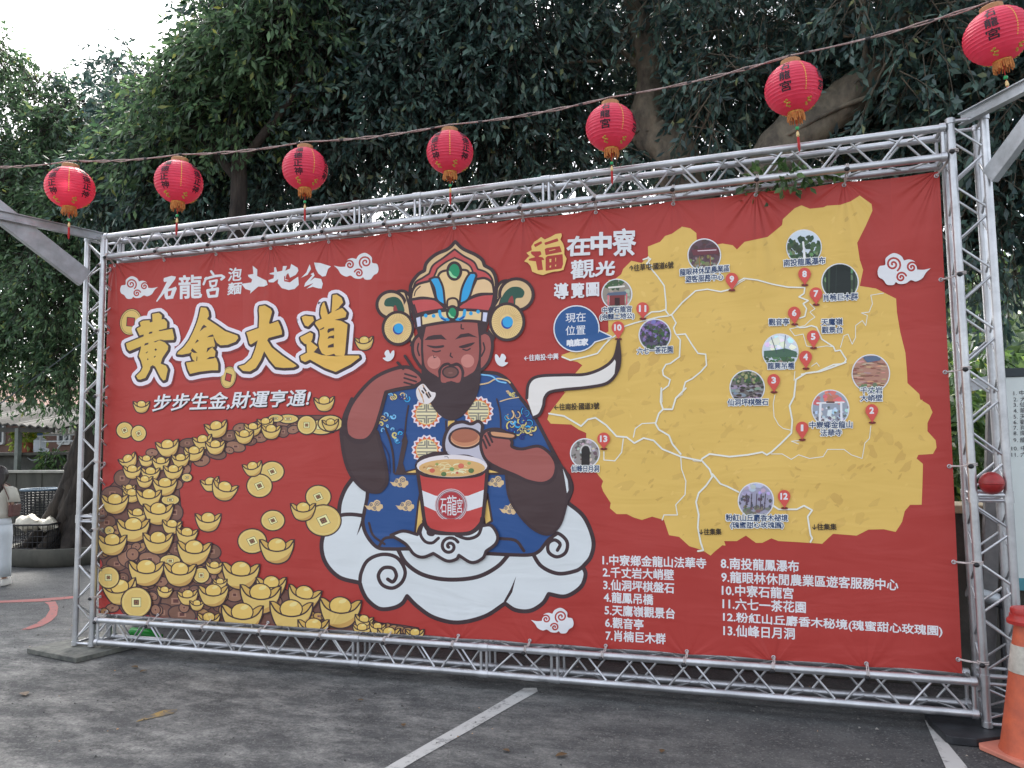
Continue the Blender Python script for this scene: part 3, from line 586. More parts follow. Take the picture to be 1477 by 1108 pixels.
def ink_map():
    k = Ink(); R = random.Random(9)
    P = []
    for fr, L in ((F6, [(285,830),(330,815),(400,770),(470,740),(565,690),(562,560),(560,450),(565,385),(600,382),(640,352),(652,320),(700,272),(760,285),(800,250),(798,188),(870,160),(900,125),(940,112),(1000,70),(1050,80),(1085,108),(1088,165),(1180,180),(1240,170),(1300,180),(1325,205),(1370,160)]),
                  (F7, [(440,295),(525,225),(530,190),(600,125),(640,108),(690,128),(770,120),(790,110),(870,105),(930,85),(985,50),(1055,100),(1060,140),(1020,230),(970,330),(985,430),(1005,490),(985,585),(1080,600),(1150,635),(1200,660),(1205,740),(1225,860),(1255,980),(1265,1100)]),
                  (F8, [(1180,125),(1245,185),(1250,215),(1300,245),(1318,285),(1290,345),(1290,390),(1335,440),(1340,480),(1320,515),(1240,520),(1230,540),(1265,570),(1262,690),(1258,795),(1195,795),(1165,830),(1150,890),(1115,945),(1050,930),(965,932),(900,965),(770,955),(710,1010),(640,1005),(560,1000),(470,995),(430,980),(380,1005),(345,1005),(290,965),(240,995),(170,995),(178,1020),(160,1018),(110,1060),(95,1075)]),
                  (F9, [(1000,960),(920,935),(860,880),(800,870),(770,780),(700,760),(640,780),(590,765),(550,745),(490,745),(450,710),(455,680),(410,610),(400,580),(410,550),(370,500),(310,400),(310,265),(265,245),(220,215),(100,210),(80,185),(90,150),(190,20)]),
                  (F6, [(300,1050),(350,960),(410,890),(380,870),(330,860)])):
        k.frame(*fr); P += [k.px(p) for p in L]
    k.poly(P, MAPC, raw=True)
    # printed hill relief: small ochre patches in drifts
    def inside(x, y):
        c = False
        for i in range(len(P)):
            a, b = P[i-1], P[i]
            if (a[1] > y) != (b[1] > y) and x < (b[0]-a[0])*(y-a[1])/(b[1]-a[1])+a[0]: c = not c
        return c
    lv = k.lv
    for i in range(640):
        x = R.uniform(800, 1345); y = R.uniform(285, 800)
        if y < 380 and x < 1180 and R.random() < .5: continue
        if not (inside(x-9, y) and inside(x+9, y) and inside(x, y-9) and inside(x, y+9)): continue
        big = R.random() < (.5 if x > 1150 and y > 520 else .12); s = R.uniform(4, 11) if big else R.uniform(1.5, 4.5); a = R.uniform(-1.1, -.3)+(1.57 if R.random() < .2 else 0)
        if not all(inside(x+dx*s*2, y+dy*s*1.6) for dx, dy in ((1,0),(-1,0),(0,1),(0,-1))): continue
        Q = []
        for j in range(9):
            t = 2*math.pi*j/9; q = R.uniform(.4, 1.3); u, v = s*1.5*q*math.cos(t), s*.7*q*math.sin(t)
            Q.append((x+u*math.cos(a)-v*math.sin(a), y+u*math.sin(a)+v*math.cos(a)))
        k.lv = lv+i*.07; k.poly(Q, R.choice([K(214,176,93), K(210,172,92), K(205,166,88), K(225,188,104)] if not big else [K(212,174,92), K(207,168,89)]), raw=True)
    k.lv = lv+70
    Wd = K(238,232,216)
    def road(fr, L, w_): 
        k.frame(*fr)
        for Q in L: k.stroke([(p[0]+1.5, p[1]+3) for p in Q], w_*.9, K(186,148,90)) if w_ > 1.6 else None; k.stroke(Q, w_, Wd)
    road(F6, [[(800,250),(810,310),(860,370),(895,420),(905,520),(905,570),(920,590)],[(560,740),(600,720),(660,660),(720,640),(800,620),(860,605),(920,598),(940,590),(1000,520),(1080,450),(1150,440),(1230,455),(1290,440),(1340,400),(1380,378)],[(770,610),(820,575),(870,572),(900,562),(920,590)],[(940,595),(965,640),(950,670),(960,700),(990,740),(985,840),(930,880),(905,885),(885,920),(890,950),(930,975),(920,1010),(880,1040),(880,1108)],[(970,710),(1020,705),(1060,770),(1095,820),(1140,825),(1145,890),(1110,930),(1060,970),(1020,990),(1000,1060),(960,1090),(955,1108)],[(290,840),(340,860),(430,840),(500,820),(540,770),(575,735)],[(770,265),(800,255),(815,262),(790,290),(820,300)]], 2.0)
    road(F7, [[(230,600),(265,560),(300,540),(380,550),(470,575),(560,592),(660,595),(655,630),(625,650),(680,672),(650,690),(670,720),(660,765),(630,775)],[(600,815),(630,832),(660,830),(700,820),(730,830),(760,900),(830,945),(840,970),(870,965),(905,1020),(890,1045),(830,1050),(740,1090),(640,1108)]], 2.0)
    road(F7, [[(1125,628),(1050,640),(1060,690),(1040,740),(995,745),(1030,760),(1020,820),(1000,790),(960,820),(960,890),(940,930),(915,870),(890,880),(870,950)],[(690,690),(720,720),(690,740),(720,770),(690,790),(660,820),(570,840),(600,880),(650,870),(670,940),(720,950),(790,940),(830,945)],[(700,1060),(730,1040),(745,1060)]], 1.1)
    road(F8, [[(840,10),(760,40),(700,60),(620,70),(565,105),(555,200),(530,250),(545,330),(540,400),(480,460),(430,505),(405,520),(380,505),(300,520),(200,530),(90,515),(50,540),(40,555),(0,550)],[(50,555),(90,600),(105,640),(70,690),(30,730),(15,780),(30,850),(25,920),(40,1000),(55,1045),(25,1050)],[(105,625),(150,680),(190,695),(250,725)],[(440,800),(470,820),(570,820),(610,800),(655,825),(630,860),(645,960),(655,980),(645,1000)]], 2.4)
    road(F8, [[(450,190),(440,240),(445,310),(470,355),(495,375),(540,385)],[(978,360),(970,430),(945,455),(930,540),(870,520),(830,490),(740,490),(715,530),(640,540),(580,520),(540,545),(490,515),(430,515)],[(560,60),(555,110)],[(600,440),(540,445),(580,460)]], 1.1)
    road(F9, [[(90,150),(180,165),(280,225),(320,185),(365,175),(430,220),(490,285),(550,290),(595,325),(650,295),(710,310),(760,360),(870,405),(990,430)],[(755,0),(750,80),(765,125),(740,150),(720,210),(740,245),(800,280),(820,330),(870,390)],[(900,0),(840,60),(820,125),(770,125)]], 2.4)
    road(F9, [[(720,205),(640,210),(600,240),(590,290)],[(530,300),(520,380),(480,430),(415,425),(415,375)],[(870,410),(875,480),(900,550),(895,630),(840,690),(850,750),(770,750),(760,780)]], 1.5)
    G_ = K(70,92,62); g2 = K(110,132,96); sk = K(214,222,230)
    photo(k, R, 1015.9, 368.5, 22.7, K(96,72,80), [(K(84,60,64),30,2,5,-.9,.2,1),(K(120,120,84),16,1.5,4,.1,.8,1),(K(150,140,130),14,1,2.6,.1,.9,1)], [([(-.8,-.35),(.9,-.5),(.9,-.1),(-.7,.02)],K(110,58,66),0),([(-.4,-.28),(.75,-.34)],K(220,200,206),1.3),([(-.3,.1),(-.3,.7)],K(150,110,70),1.6),([(.4,.05),(.4,.7)],K(150,110,70),1.6)])
    photo(k, R, 889.9, 424.6, 20.8, K(150,140,128), [(G_,26,2,5,-.95,-.4,1),(K(170,168,158),20,2,4,-.3,.9,1.4)], [([(-.6,-.1),(.6,-.2),(.75,.05),(-.75,.1)],K(92,104,124),0),([(-.5,.1),(.55,.05),(.55,.75),(-.5,.8)],K(128,58,58),0),([(-.15,.25),(.2,.25),(.2,.78),(-.15,.78)],K(60,34,36),0),([(-.55,-.45),(.5,-.55)],K(226,220,210),2.6),([(-.6,.1),(-.6,.75)],K(216,110,120),2),([(.68,0),(.68,.7)],K(216,110,120),2)])
    photo(k, R, 944.7, 483.5, 22, K(92,84,104), [(K(140,118,170),60,1.2,3.2,-.95,.5,1),(G_,40,1.5,3.5,-.6,.95,1),(K(60,58,66),30,1,3,-.6,.9,1)])
    photo(k, R, 1159.6, 357, 24.2, K(206,216,226), [(G_,46,2.5,6,-.3,.95,1),(K(52,70,54),24,2.5,5,-.7,.6,1),(g2,14,2,4,.2,.9,1)], [([(-.05,-.3),(.08,.9)],K(230,236,240),2.8),([(-.02,-.3),(-.02,.8)],K(236,240,244),1.6)])
    photo(k, R, 1211.6, 407, 25.5, K(60,78,58), [(g2,26,1.5,4,-.9,.9,.8)], [([(-.55,-1),(.6,-1),(.62,.95),(-.6,.95)],K(30,38,36),0),([(-.75,-.8),(-.72,.7)],K(40,48,42),3),([(.8,-.7),(.78,.6)],K(44,52,46),3),([(-.2,-.9),(-.25,.9)],K(44,54,50),1)])
    photo(k, R, 1125.5, 507.6, 24.8, K(206,212,222), [(K(230,234,238),18,3,6,-.9,-.1,1.3),(K(84,120,80),40,2,5,.1,.95,1.3),(G_,30,2,4,.3,.95,1)], [([(-.95,-.05),(-.3,-.1),(.3,-.2),(.95,0),(.95,.3),(-.95,.3)],K(74,104,84),0),([(-.55,-.9),(-.2,.1)],K(70,80,90),.9),([(.3,-.95),(.2,0)],K(70,80,90),.9),([(-.1,.5),(.1,.5),(.35,1),(-.3,1)],K(150,130,120),0)])
    photo(k, R, 1077.8, 559.3, 24, K(110,104,100), [(G_,30,1.5,4,-.95,-.3,1),(K(150,150,112),16,1.5,3,-.9,-.3,1),(K(150,140,150),34,1.5,4,-.2,.9,1.8),(K(64,58,56),40,.8,2,-.3,.95,2.4)])
    photo(k, R, 1256, 538.9, 26.2, K(176,130,112), [(K(196,154,132),40,.7,1.5,-.7,.95,5),(K(136,92,78),36,.6,1.3,-.7,.95,5),(g2,8,2,4,.6,.95,1)], [([(-.5,-.95),(.6,-.98),(.5,-.72),(-.2,-.6)],K(90,106,130),0)])
    photo(k, R, 1197.7, 589.4, 25.8, K(150,156,168), [(K(206,116,110),20,2,5,-.95,-.3,1.4),(K(196,206,214),30,1.5,4,-.1,.9,1),(K(110,106,110),20,1,3,-.3,.9,1)], [([(-.75,-.3),(.75,-.35)],K(226,222,222),2.4),([(-.55,-.3),(-.6,.8)],K(222,222,226),3.4),([(.6,-.3),(.62,.8)],K(222,222,226),3.4),([(-.2,-.35),(.2,-.35)],K(90,60,58),2.4),([(-.15,.1),(.1,.05),(.05,.45),(-.2,.4)],K(214,224,232),0)])
    photo(k, R, 1090.3, 722.1, 24.6, K(160,156,176), [(K(92,84,96),46,1,3,-.3,.6,.8),(K(186,176,204),16,2,4,-.95,-.4,1.4),(K(120,116,104),40,1.2,3,.3,.95,1.5)], [([(x,.5),(x+.06,-.4)],K(84,72,80),1.2) for x in (-.6,-.3,0,.25,.5)])
    photo(k, R, 843.9, 653.8, 20, K(150,142,138), [(K(100,92,90),30,1.2,3.5,-.9,.9,1),(K(190,184,178),22,1,3,-.9,.9,1)], [(arc(.05,-.1,.3,.42,180,360,10)+[(.35,.95),(-.25,.95)],K(44,38,38),0),(arc(.05,-.1,.38,.5,180,360,10),K(206,200,196),1.6)])
    k.lv = k.max+1
    for fr, L in ((F6, (('龍眼林休閒農業區',988,362,1280,336,9.6),('遊客服務中心',1022,402,1245,386,9.6),('中寮石龍宮',530,584,702,576,9),('(泡麵土地公)',515,628,718,618,9.4),('六七一茶花園',736,826,945,816,9.4))),
                  (F7, (('南投龍鳳瀑布',535,472,780,455,10),('肖楠巨木群',770,676,972,668,10),('觀音亭',447,820,566,818,9.8),('天鷹嶺',757,820,882,816,9.6),('觀景台',760,866,882,862,9.2),('龍興吊橋',440,1078,597,1076,9.4))),
                  (F8, (('仙洞坪棋盤石',190,250,412,246,9.4),('千丈岩',920,184,1040,182,9.6),('大峭壁',920,226,1040,224,9.6),('中寮鄉金龍山',640,374,875,371,9.8),('法華寺',700,417,817,415,9.6),('粉紅山丘麝香木祕境',180,884,520,886,9.8),('(瑰蜜甜心玫瑰園)',205,927,497,927,9.8))),
                  (F9, (('仙峰日月洞',225,494,386,494,9.2),))):
        k.frame(*fr)
        for t, x0, y0, x1, y1, h in L: k.text(t, (x0, y0), (x1, y1), h, NAVY, .22, 0, K(236,230,222), 1.15)
    k.frame(*F6); k.text('↑往草屯·國道6號', (690,337), (950,316), 9.6, INK, .2); k.text('←往南投·中興', (68,866), (270,856), 8.8, WHITE, .2)
    k.frame(*F9); k.text('←往南投·國道3號', (122,132), (388,124), 9.6, INK, .2); k.text('↓往集集', (980,868), (1110,866), 9, INK, .2)
    k.frame(*F8); k.text('↓往集集', (655,934), (788,933), 9.2, INK, .2)
    for fr, L in ((F6, ((768,556,770,615,'11'),(622,668,625,735,'10'),(1295,382,1296,446,'9'))), (F7, ((658,516,660,580,'8'),(725,632,727,696,'7'),(597,746,600,812,'6'),(709,886,712,952,'5'),(664,1006,667,1074,'4'))),
                  (F8, ((443,110,445,174,'3'),(599,372,600,436,'1'),(982,276,985,342,'2'),(500,748,503,812,'12'))), (F9, ((415,300,416,358,'13'),))):
        k.frame(*fr)
        for a in L: pin(k, *a)
    # ribbon from the figure to the place, and the speech balloon
    k.frame(*F6)
    B = [(84,1085,1),(95,1000),(150,957),(300,948),(430,944),(535,905),(600,845),(626,745,1),(634,850),(618,930),(560,995),(450,1020),(300,1035),(220,1050),(190,1085),(182,1130),(160,1180),(124,1200,1)]
    k.poly(B, K(226,220,214), True); k.stroke(B, 4.4, LINE, False, True); k.poly([(626,745),(634,850),(618,925),(600,960),(610,870),(600,850)], LINE)
    Q = arc(378,675,130,132,35,372,30)+[(512,690),(580,722)]; Q = [(p[0], p[1]) for p in Q]
    k.stroke(Q, 3.4, WHITE, True); k.poly(Q, K(40,84,138))
    k.text('現在', (314,640), (432,632), 13.6, WHITE, .1); k.text('位置', (314,714), (430,709), 13.6, WHITE, .1); k.text('咱底家', (322,780), (445,772), 9.6, WHITE, .6)
    # map heading
    k.frame(*G6)
    k.poly([(245,150),(285,125),(320,97),(360,125),(430,95),(480,65),(545,55),(552,85),(535,125),(565,170),(580,220),(580,290),(606,340),(590,400),(570,465),(520,480),(460,485),(390,505),(340,525),(280,510),(220,485),(200,420),(170,385),(130,370),(170,325),(190,310),(155,275),(215,245),(210,200)], K(228,190,110))
    for Q in ([(245,185),(320,150),(325,165),(255,205)], [(362,165),(500,118),(508,140),(370,182)], [(210,265),(310,262),(318,290),(275,318),(335,330),(350,350),(320,350),(335,460),(285,465),(265,365),(185,355),(190,345),(265,325),(215,285)], [(365,235),(385,225),(525,205),(545,260),(375,295)], [(375,330),(395,315),(555,295),(560,400),(545,445),(375,470)]): k.stroke(Q, 1.4, RED, True); k.poly(Q, RED)
    k.poly([(408,248),(478,232),(480,240),(410,256)], K(228,190,110))
    for Q in ([(412,345),(435,342),(432,380),(414,378)], [(478,330),(488,330),(486,372),(480,372)], [(415,420),(432,415),(428,440),(414,438)], [(475,410),(490,405),(488,425),(478,428)]): k.poly(Q, K(228,190,110))
    k.text('在', (610,308), (860,296), 27, WHITE, 1.1, .05); k.text('中', (885,296), (1098,290), 31, WHITE, 1.5); k.text('寮', (1125,308), (1375,300), 38, WHITE, 1.0)
    k.text('觀', (655,570), (915,545), 26, WHITE, .7); k.text('光', (925,535), (1130,520), 20, WHITE, 1.0, .15)
    k.text('導', (470,790), (622,785), 22, WHITE, .7); k.text('覽', (658,780), (800,775), 21, WHITE, .6); k.text('圖', (828,762), (965,755), 19, WHITE, .7)
    cloudmotif(k, 1000+1245/4.1028, 270+490/4.1028, 76)
    return k
def ink_list():
    k = Ink(); k.frame(*F10)
    for t, x0, y0, x1, y1 in (('1.中寮鄉金龍山法華寺',52,94,452,108),('2.千丈岩大峭壁',53,141,327,153),('3.仙洞坪棋盤石',55,190,328,204),('4.龍鳳吊橋',57,238,247,249),('5.天鷹嶺觀景台',60,288,331,303),('6.觀音亭',62,336,209,346),('7.肖楠巨木群',64,386,295,401),
        ('8.南投龍鳳瀑布',510,108,811,122),('9.龍眼林休閒農業區遊客服務中心',512,161,1196,193),('10.中寮石龍宮',514,212,790,226),('11.六七一茶花園',517,264,838,280),('12.粉紅山丘麝香木秘境(瑰蜜甜心玫瑰園)',519,318,1367,374),('13.仙峰日月洞',520,368,795,382)):
        k.text(t, (x0, y0), (x1, y1), 15.2 if t[0] in '1234567' and len(t) < 12 and x0 < 100 else 16.2, WHITE, .38)
    return k
# ------------------------------------------------------------------ ground
def ground_mat():
    m = bpy.data.materials.new('worn_asphalt'); m.use_nodes = True; t = m.node_tree; b = t.nodes['Principled BSDF']; N = t.nodes.new; Lk = t.links.new
    tc = N('ShaderNodeTexCoord'); src = tc.outputs['Object']
    def noise(sc, det=8, ro=.6, vec=None):
        n = N('ShaderNodeTexNoise'); n.inputs['Scale'].default_value = sc; n.inputs['Detail'].default_value = det; n.inputs['Roughness'].default_value = ro; Lk(vec or src, n.inputs['Vector']); return n.outputs[0]
    def ramp(x, stops):
        r = N('ShaderNodeValToRGB'); e = r.color_ramp.elements
        while len(e) < len(stops): e.new(.5)
        for el, (p, c) in zip(e, stops): el.position = p; el.color = (*c, 1) if hasattr(c, '__len__') else (c, c, c, 1)
        Lk(x, r.inputs[0]); return r.outputs[0]
    def mix(f, a, c):
        x = N('ShaderNodeMix'); x.data_type = 'RGBA'; Lk(f, x.inputs[0])
        for s, v in ((6, a), (7, c)):
            if hasattr(v, 'links') or hasattr(v, 'is_output'): Lk(v, x.inputs[s])
            else: x.inputs[s].default_value = (*v, 1)
        return x.outputs[2]
    grain = ramp(noise(110, 4, .85), [(.30, (.018,.019,.021)), (.5, (.055,.056,.058)), (.68, (.16,.16,.158))])
    patch = ramp(noise(3.2, 10, .75), [(.35, 0.0), (.7, .8)])
    vo = N('ShaderNodeTexVoronoi'); vo.inputs['Scale'].default_value = 95; Lk(src, vo.inputs['Vector']); sp3 = N('ShaderNodeSeparateColor'); Lk(vo.outputs['Color'], sp3.inputs[0])
    agg = ramp(sp3.outputs[0], [(.0, (.016,.017,.018)), (.55, (.045,.046,.048)), (.86, (.085,.085,.085)), (1.0, (.24,.24,.23))])
    half = N('ShaderNodeValue'); half.outputs[0].default_value = .55; grain = mix(half.outputs[0], grain, agg)
    base = mix(patch, grain, (.112,.114,.113))
    # pale mortar and dust patches, drawn out along the lot, with their own ragged outline
    mp = N('ShaderNodeMapping'); mp.inputs['Scale'].default_value = (1.0, 1.9, 1); mp.inputs['Rotation'].default_value = (0, 0, .35); Lk(src, mp.inputs[0])
    dust = ramp(noise(1.9, 14, .80, mp.outputs[0]), [(.44, 0.05), (.53, .42), (.61, .85)])
    sx = N('ShaderNodeSeparateXYZ'); Lk(src, sx.inputs[0])
    mr = N('ShaderNodeMapRange'); mr.inputs[1].default_value = 3.4; mr.inputs[2].default_value = -.6; Lk(sx.outputs[0], mr.inputs[0])
    my = N('ShaderNodeMapRange'); my.inputs[1].default_value = 1.1; my.inputs[2].default_value = -.5; my.inputs[3].default_value = .15; Lk(sx.outputs[1], my.inputs[0])
    mm = N('ShaderNodeMath'); mm.operation = 'MULTIPLY'; Lk(mr.outputs[0], mm.inputs[0]); Lk(my.outputs[0], mm.inputs[1])
    mu = N('ShaderNodeMath'); mu.operation = 'MULTIPLY'; Lk(dust, mu.inputs[0]); Lk(mm.outputs[0], mu.inputs[1])
    fine = ramp(noise(38, 8, .8), [(.38, .35), (.56, 1.0)])
    mu2 = N('ShaderNodeMath'); mu2.operation = 'MULTIPLY'; Lk(mu.outputs[0], mu2.inputs[0]); Lk(fine, mu2.inputs[1])
    base = mix(mu2.outputs[0], base, (.36,.355,.33))
    crack = N('ShaderNodeTexVoronoi'); crack.feature = 'DISTANCE_TO_EDGE'; crack.inputs['Scale'].default_value = .45
    wv = N('ShaderNodeVectorMath'); wv.operation = 'ADD'; nz = N('ShaderNodeTexNoise'); nz.inputs['Scale'].default_value = 2.5; Lk(src, nz.inputs['Vector']); Lk(src, wv.inputs[0]); Lk(nz.outputs[1], wv.inputs[1]); Lk(wv.outputs[0], crack.inputs['Vector'])
    ck = ramp(crack.outputs[0], [(.0, .35), (.004, 0.0)])
    base = mix(ck, base, (.03,.03,.03))
    Lk(base, b.inputs['Base Color']); b.inputs['Roughness'].default_value = .88; b.inputs['Specular IOR Level'].default_value = .3
    bp = N('ShaderNodeBump'); bp.inputs['Strength'].default_value = .6; bp.inputs['Distance'].default_value = .006; Lk(noise(120, 4, .7), bp.inputs['Height']); Lk(bp.outputs[0], b.inputs['Normal'])
    return m
g = MB(); g.add([(-400,-400,0),(400,-400,0),(400,400,0),(-400,400,0)], [(0,1,2,3)])
tag(g.build('ground', ground_mat()), None, None, kind='structure')

def paint_mat(name, col, wear=.5):
    m = bpy.data.materials.new(name); m.use_nodes = True; t = m.node_tree; b = t.nodes['Principled BSDF']; N = t.nodes.new
    tc = N('ShaderNodeTexCoord'); n = N('ShaderNodeTexNoise'); n.inputs['Scale'].default_value = 9; n.inputs['Detail'].default_value = 14; n.inputs['Roughness'].default_value = .82; t.links.new(tc.outputs['Object'], n.inputs['Vector'])
    r = N('ShaderNodeValToRGB'); r.color_ramp.elements[0].position = wear-.12; r.color_ramp.elements[1].position = wear+.02; r.color_ramp.elements[0].color = (.10,.10,.10,1); r.color_ramp.elements[1].color = (*col, 1)
    t.links.new(n.outputs[0], r.inputs[0]); t.links.new(r.outputs[0], b.inputs['Base Color']); b.inputs['Roughness'].default_value = .8
    return m
WPAINT = paint_mat('worn_white_paint', (.50,.50,.48), .47); PPAINT = paint_mat('worn_pink_paint', (.30,.095,.085), .46); YPAINT = paint_mat('worn_yellow_paint', (.34,.22,.06), .55)
def marking(name, pts, m, z=.004):
    k = MB(); V = [gz(x, y) for x, y in pts]; V = [(v[0], v[1], z) for v in V]; k.add(V, [tuple(range(len(V)))])
    o = k.build(name, m); tag(o, None, None, kind='structure'); return o
marking('parking_line', [(500,1140),(540,1133),(590,1104),(605,1095),(680,1053),(742,1017),(776,998),(774,993),(756,993),(700,1026),(622,1070),(556,1108)], WPAINT)
marking('parking_line', [(1334,1040),(1345,1042),(1366,1072),(1422,1140),(1378,1140)], WPAINT)
marking('pink_line', [(-60,868),(-60,874),(0,870),(60,868),(110,863),(110,860),(60,864),(0,867)], PPAINT)
k = MB(); P1 = [(64,869),(70,873),(72,880),(66,890),(52,900),(30,909)]; P2 = [(80,868),(84,876),(82,888),(74,896),(62,903),(44,908)]
V = [gz(*p) for p in P1]+[gz(*p) for p in P2]; k.add([(v[0], v[1], .004) for v in V], [(i, i+1, i+7, i+6) for i in range(5)]); tag(k.build('pink_arrow_marking', PPAINT), None, None, kind='structure')
marking('yellow_mark', [(196,1042),(250,1030),(256,1024),(236,1025),(205,1036)], YPAINT)

# ------------------------------------------------------------------ printed banner
def cloth_mat(name, ink):
    m = bpy.data.materials.new(name); m.use_nodes = True; t = m.node_tree; b = t.nodes['Principled BSDF']; N = t.nodes.new; Lk = t.links.new
    if ink:
        a = N('ShaderNodeAttribute'); a.attribute_name = 'ink'; src = a.outputs['Color']
    else:
        a = N('ShaderNodeRGB'); a.outputs[0].default_value = (*RED, 1); src = a.outputs[0]
    Lk(src, b.inputs['Base Color'])
    b.inputs['Roughness'].default_value = .5; b.inputs['Specular IOR Level'].default_value = .42
    tc = N('ShaderNodeTexCoord'); s = N('ShaderNodeSeparateXYZ'); Lk(tc.outputs['Object'], s.inputs[0]); X, Z = s.outputs[0], s.outputs[2]
    def M(op, a, c=None, d=None):
        n = N('ShaderNodeMath'); n.operation = op
        for i, v in enumerate((a, c, d)):
            if v is None: continue
            if isinstance(v, (int, float)): n.inputs[i].default_value = v
            else: Lk(v, n.inputs[i])
        return n.outputs[0]
    def folds(x0, sp, vz, fall, amp, seed, freq):
        q = M('DIVIDE', M('SUBTRACT', X, x0), sp); cell = M('ROUND', q); u = M('MULTIPLY', M('SUBTRACT', q, cell), sp)
        r = M('SQRT', M('ADD', M('MULTIPLY', u, u), M('MULTIPLY', vz, vz))); th = M('ARCTAN2', u, vz)
        cv = N('ShaderNodeCombineXYZ'); Lk(M('MULTIPLY', th, freq), cv.inputs[0]); Lk(M('MULTIPLY', cell, 7.31), cv.inputs[1]); cv.inputs[2].default_value = seed
        n = N('ShaderNodeTexNoise'); n.inputs['Scale'].default_value = 1; n.inputs['Detail'].default_value = 1.5; Lk(cv.outputs[0], n.inputs['Vector'])
        # folds run wider and die out away from the tie
        wn = N('ShaderNodeTexWhiteNoise'); wn.noise_dimensions = '1D'; Lk(M('ADD', cell, seed*3), wn.inputs['W']); win = M('MULTIPLY', M('COSINE', M('MULTIPLY', u, math.pi/sp)), M('ADD', M('MULTIPLY', wn.outputs[0], 1.3), .35)); amp = M('MULTIPLY', win, amp)
        return M('MULTIPLY', M('MULTIPLY', n.outputs[0], amp), M('MULTIPLY', r, M('EXPONENT', M('DIVIDE', M('MULTIPLY', r, -1), fall))))
    top = folds(TIE0, TIES, M('SUBTRACT', 3.545, Z), .22, .75, 1.0, 2.6)
    bot = folds(TIE0, TIES, M('SUBTRACT', Z, .30), .19, .24, 5.0, 2.2)
    mp = N('ShaderNodeMapping'); mp.inputs['Scale'].default_value = (1.3, 1, .8); mp.inputs['Rotation'].default_value = (0, .7, 0); Lk(tc.outputs['Object'], mp.inputs[0])
    n = N('ShaderNodeTexNoise'); n.inputs['Scale'].default_value = 1.1; n.inputs['Detail'].default_value = 2; Lk(mp.outputs[0], n.inputs['Vector'])
    mp2 = N('ShaderNodeMapping'); mp2.inputs['Scale'].default_value = (.9, 1, 3.6); mp2.inputs['Rotation'].default_value = (0, -.75, 0); Lk(tc.outputs['Object'], mp2.inputs[0])
    n2 = N('ShaderNodeTexNoise'); n2.inputs['Scale'].default_value = 1.3; n2.inputs['Detail'].default_value = 3; n2.inputs['Distortion'].default_value = .6; Lk(mp2.outputs[0], n2.inputs['Vector'])
    h = M('ADD', M('ADD', M('ADD', top, bot), M('MULTIPLY', n.outputs[0], .06)), M('MULTIPLY', n2.outputs[0], .011))
    w3 = N('ShaderNodeTexNoise'); w3.inputs['Scale'].default_value = 700; w3.inputs['Detail'].default_value = 1; Lk(tc.outputs['Object'], w3.inputs['Vector'])
    h = M('ADD', h, M('MULTIPLY', w3.outputs[0], .00012))
    bp = N('ShaderNodeBump'); bp.inputs['Strength'].default_value = 1; bp.inputs['Distance'].default_value = 1; Lk(h, bp.inputs['Height']); Lk(bp.outputs[0], b.inputs['Normal'])
    return m
TIE0, TIES = -3.36, .568
CLOTH = cloth_mat('red_banner_cloth', False); PRINT = cloth_mat('banner_print', True)
banner = thing('banner', 'huge red printed banner with a cartoon earth god eating noodles and a yellow tourist map', 'banner')
k = MB(); n = 96; TL, TR, BR, BL = (157,381), (1355,247), (1388,972), (142,885)
ct, cb = [], []
tlp, trp, brp, blp = (at(*p, 0) for p in (TL, TR, BR, BL))
def edge(a, b_, i, amp):
    p = a+(b_-a)*i/n; q = (p[0]-TIE0)/TIES; return (p[0], 0.0, p[2]+amp*abs(math.sin(math.pi*q)))
for i in range(n+1): ct.append(edge(tlp, trp, i, -.012))
for i in range(n+1): cb.append(edge(blp, brp, i, .010))
nr = 8; V = []; F = []
for j in range(nr+1):
    for i in range(n+1):
        V.append(tuple(cb[i][c]+(ct[i][c]-cb[i][c])*j/nr for c in range(3)))
for j in range(nr):
    for i in range(n): F.append((j*(n+1)+i, j*(n+1)+i+1, (j+1)*(n+1)+i+1, (j+1)*(n+1)+i))
k.add(V, F); cl = k.build('cloth', CLOTH, banner); sd = cl.modifiers.new('thickness', 'SOLIDIFY'); sd.thickness = .0015; sd.offset = -1
random.seed(11)
ink_title().build('title_lettering', banner, PRINT, -.0022); ink_coins().build('gold_coins_print', banner, PRINT, -.0006)
ink_figure().build('figure_print', banner, PRINT, -.0010); ink_map().build('map_print', banner, PRINT, -.0006); ink_list().build('list_lettering', banner, PRINT, -.0006)
BLACKP = mat('black_plastic', (.012,.012,.014), .5, 0, .2, 20); CORD = mat('tie_cord', (.52,.46,.44), .8, 0, .3, 40)

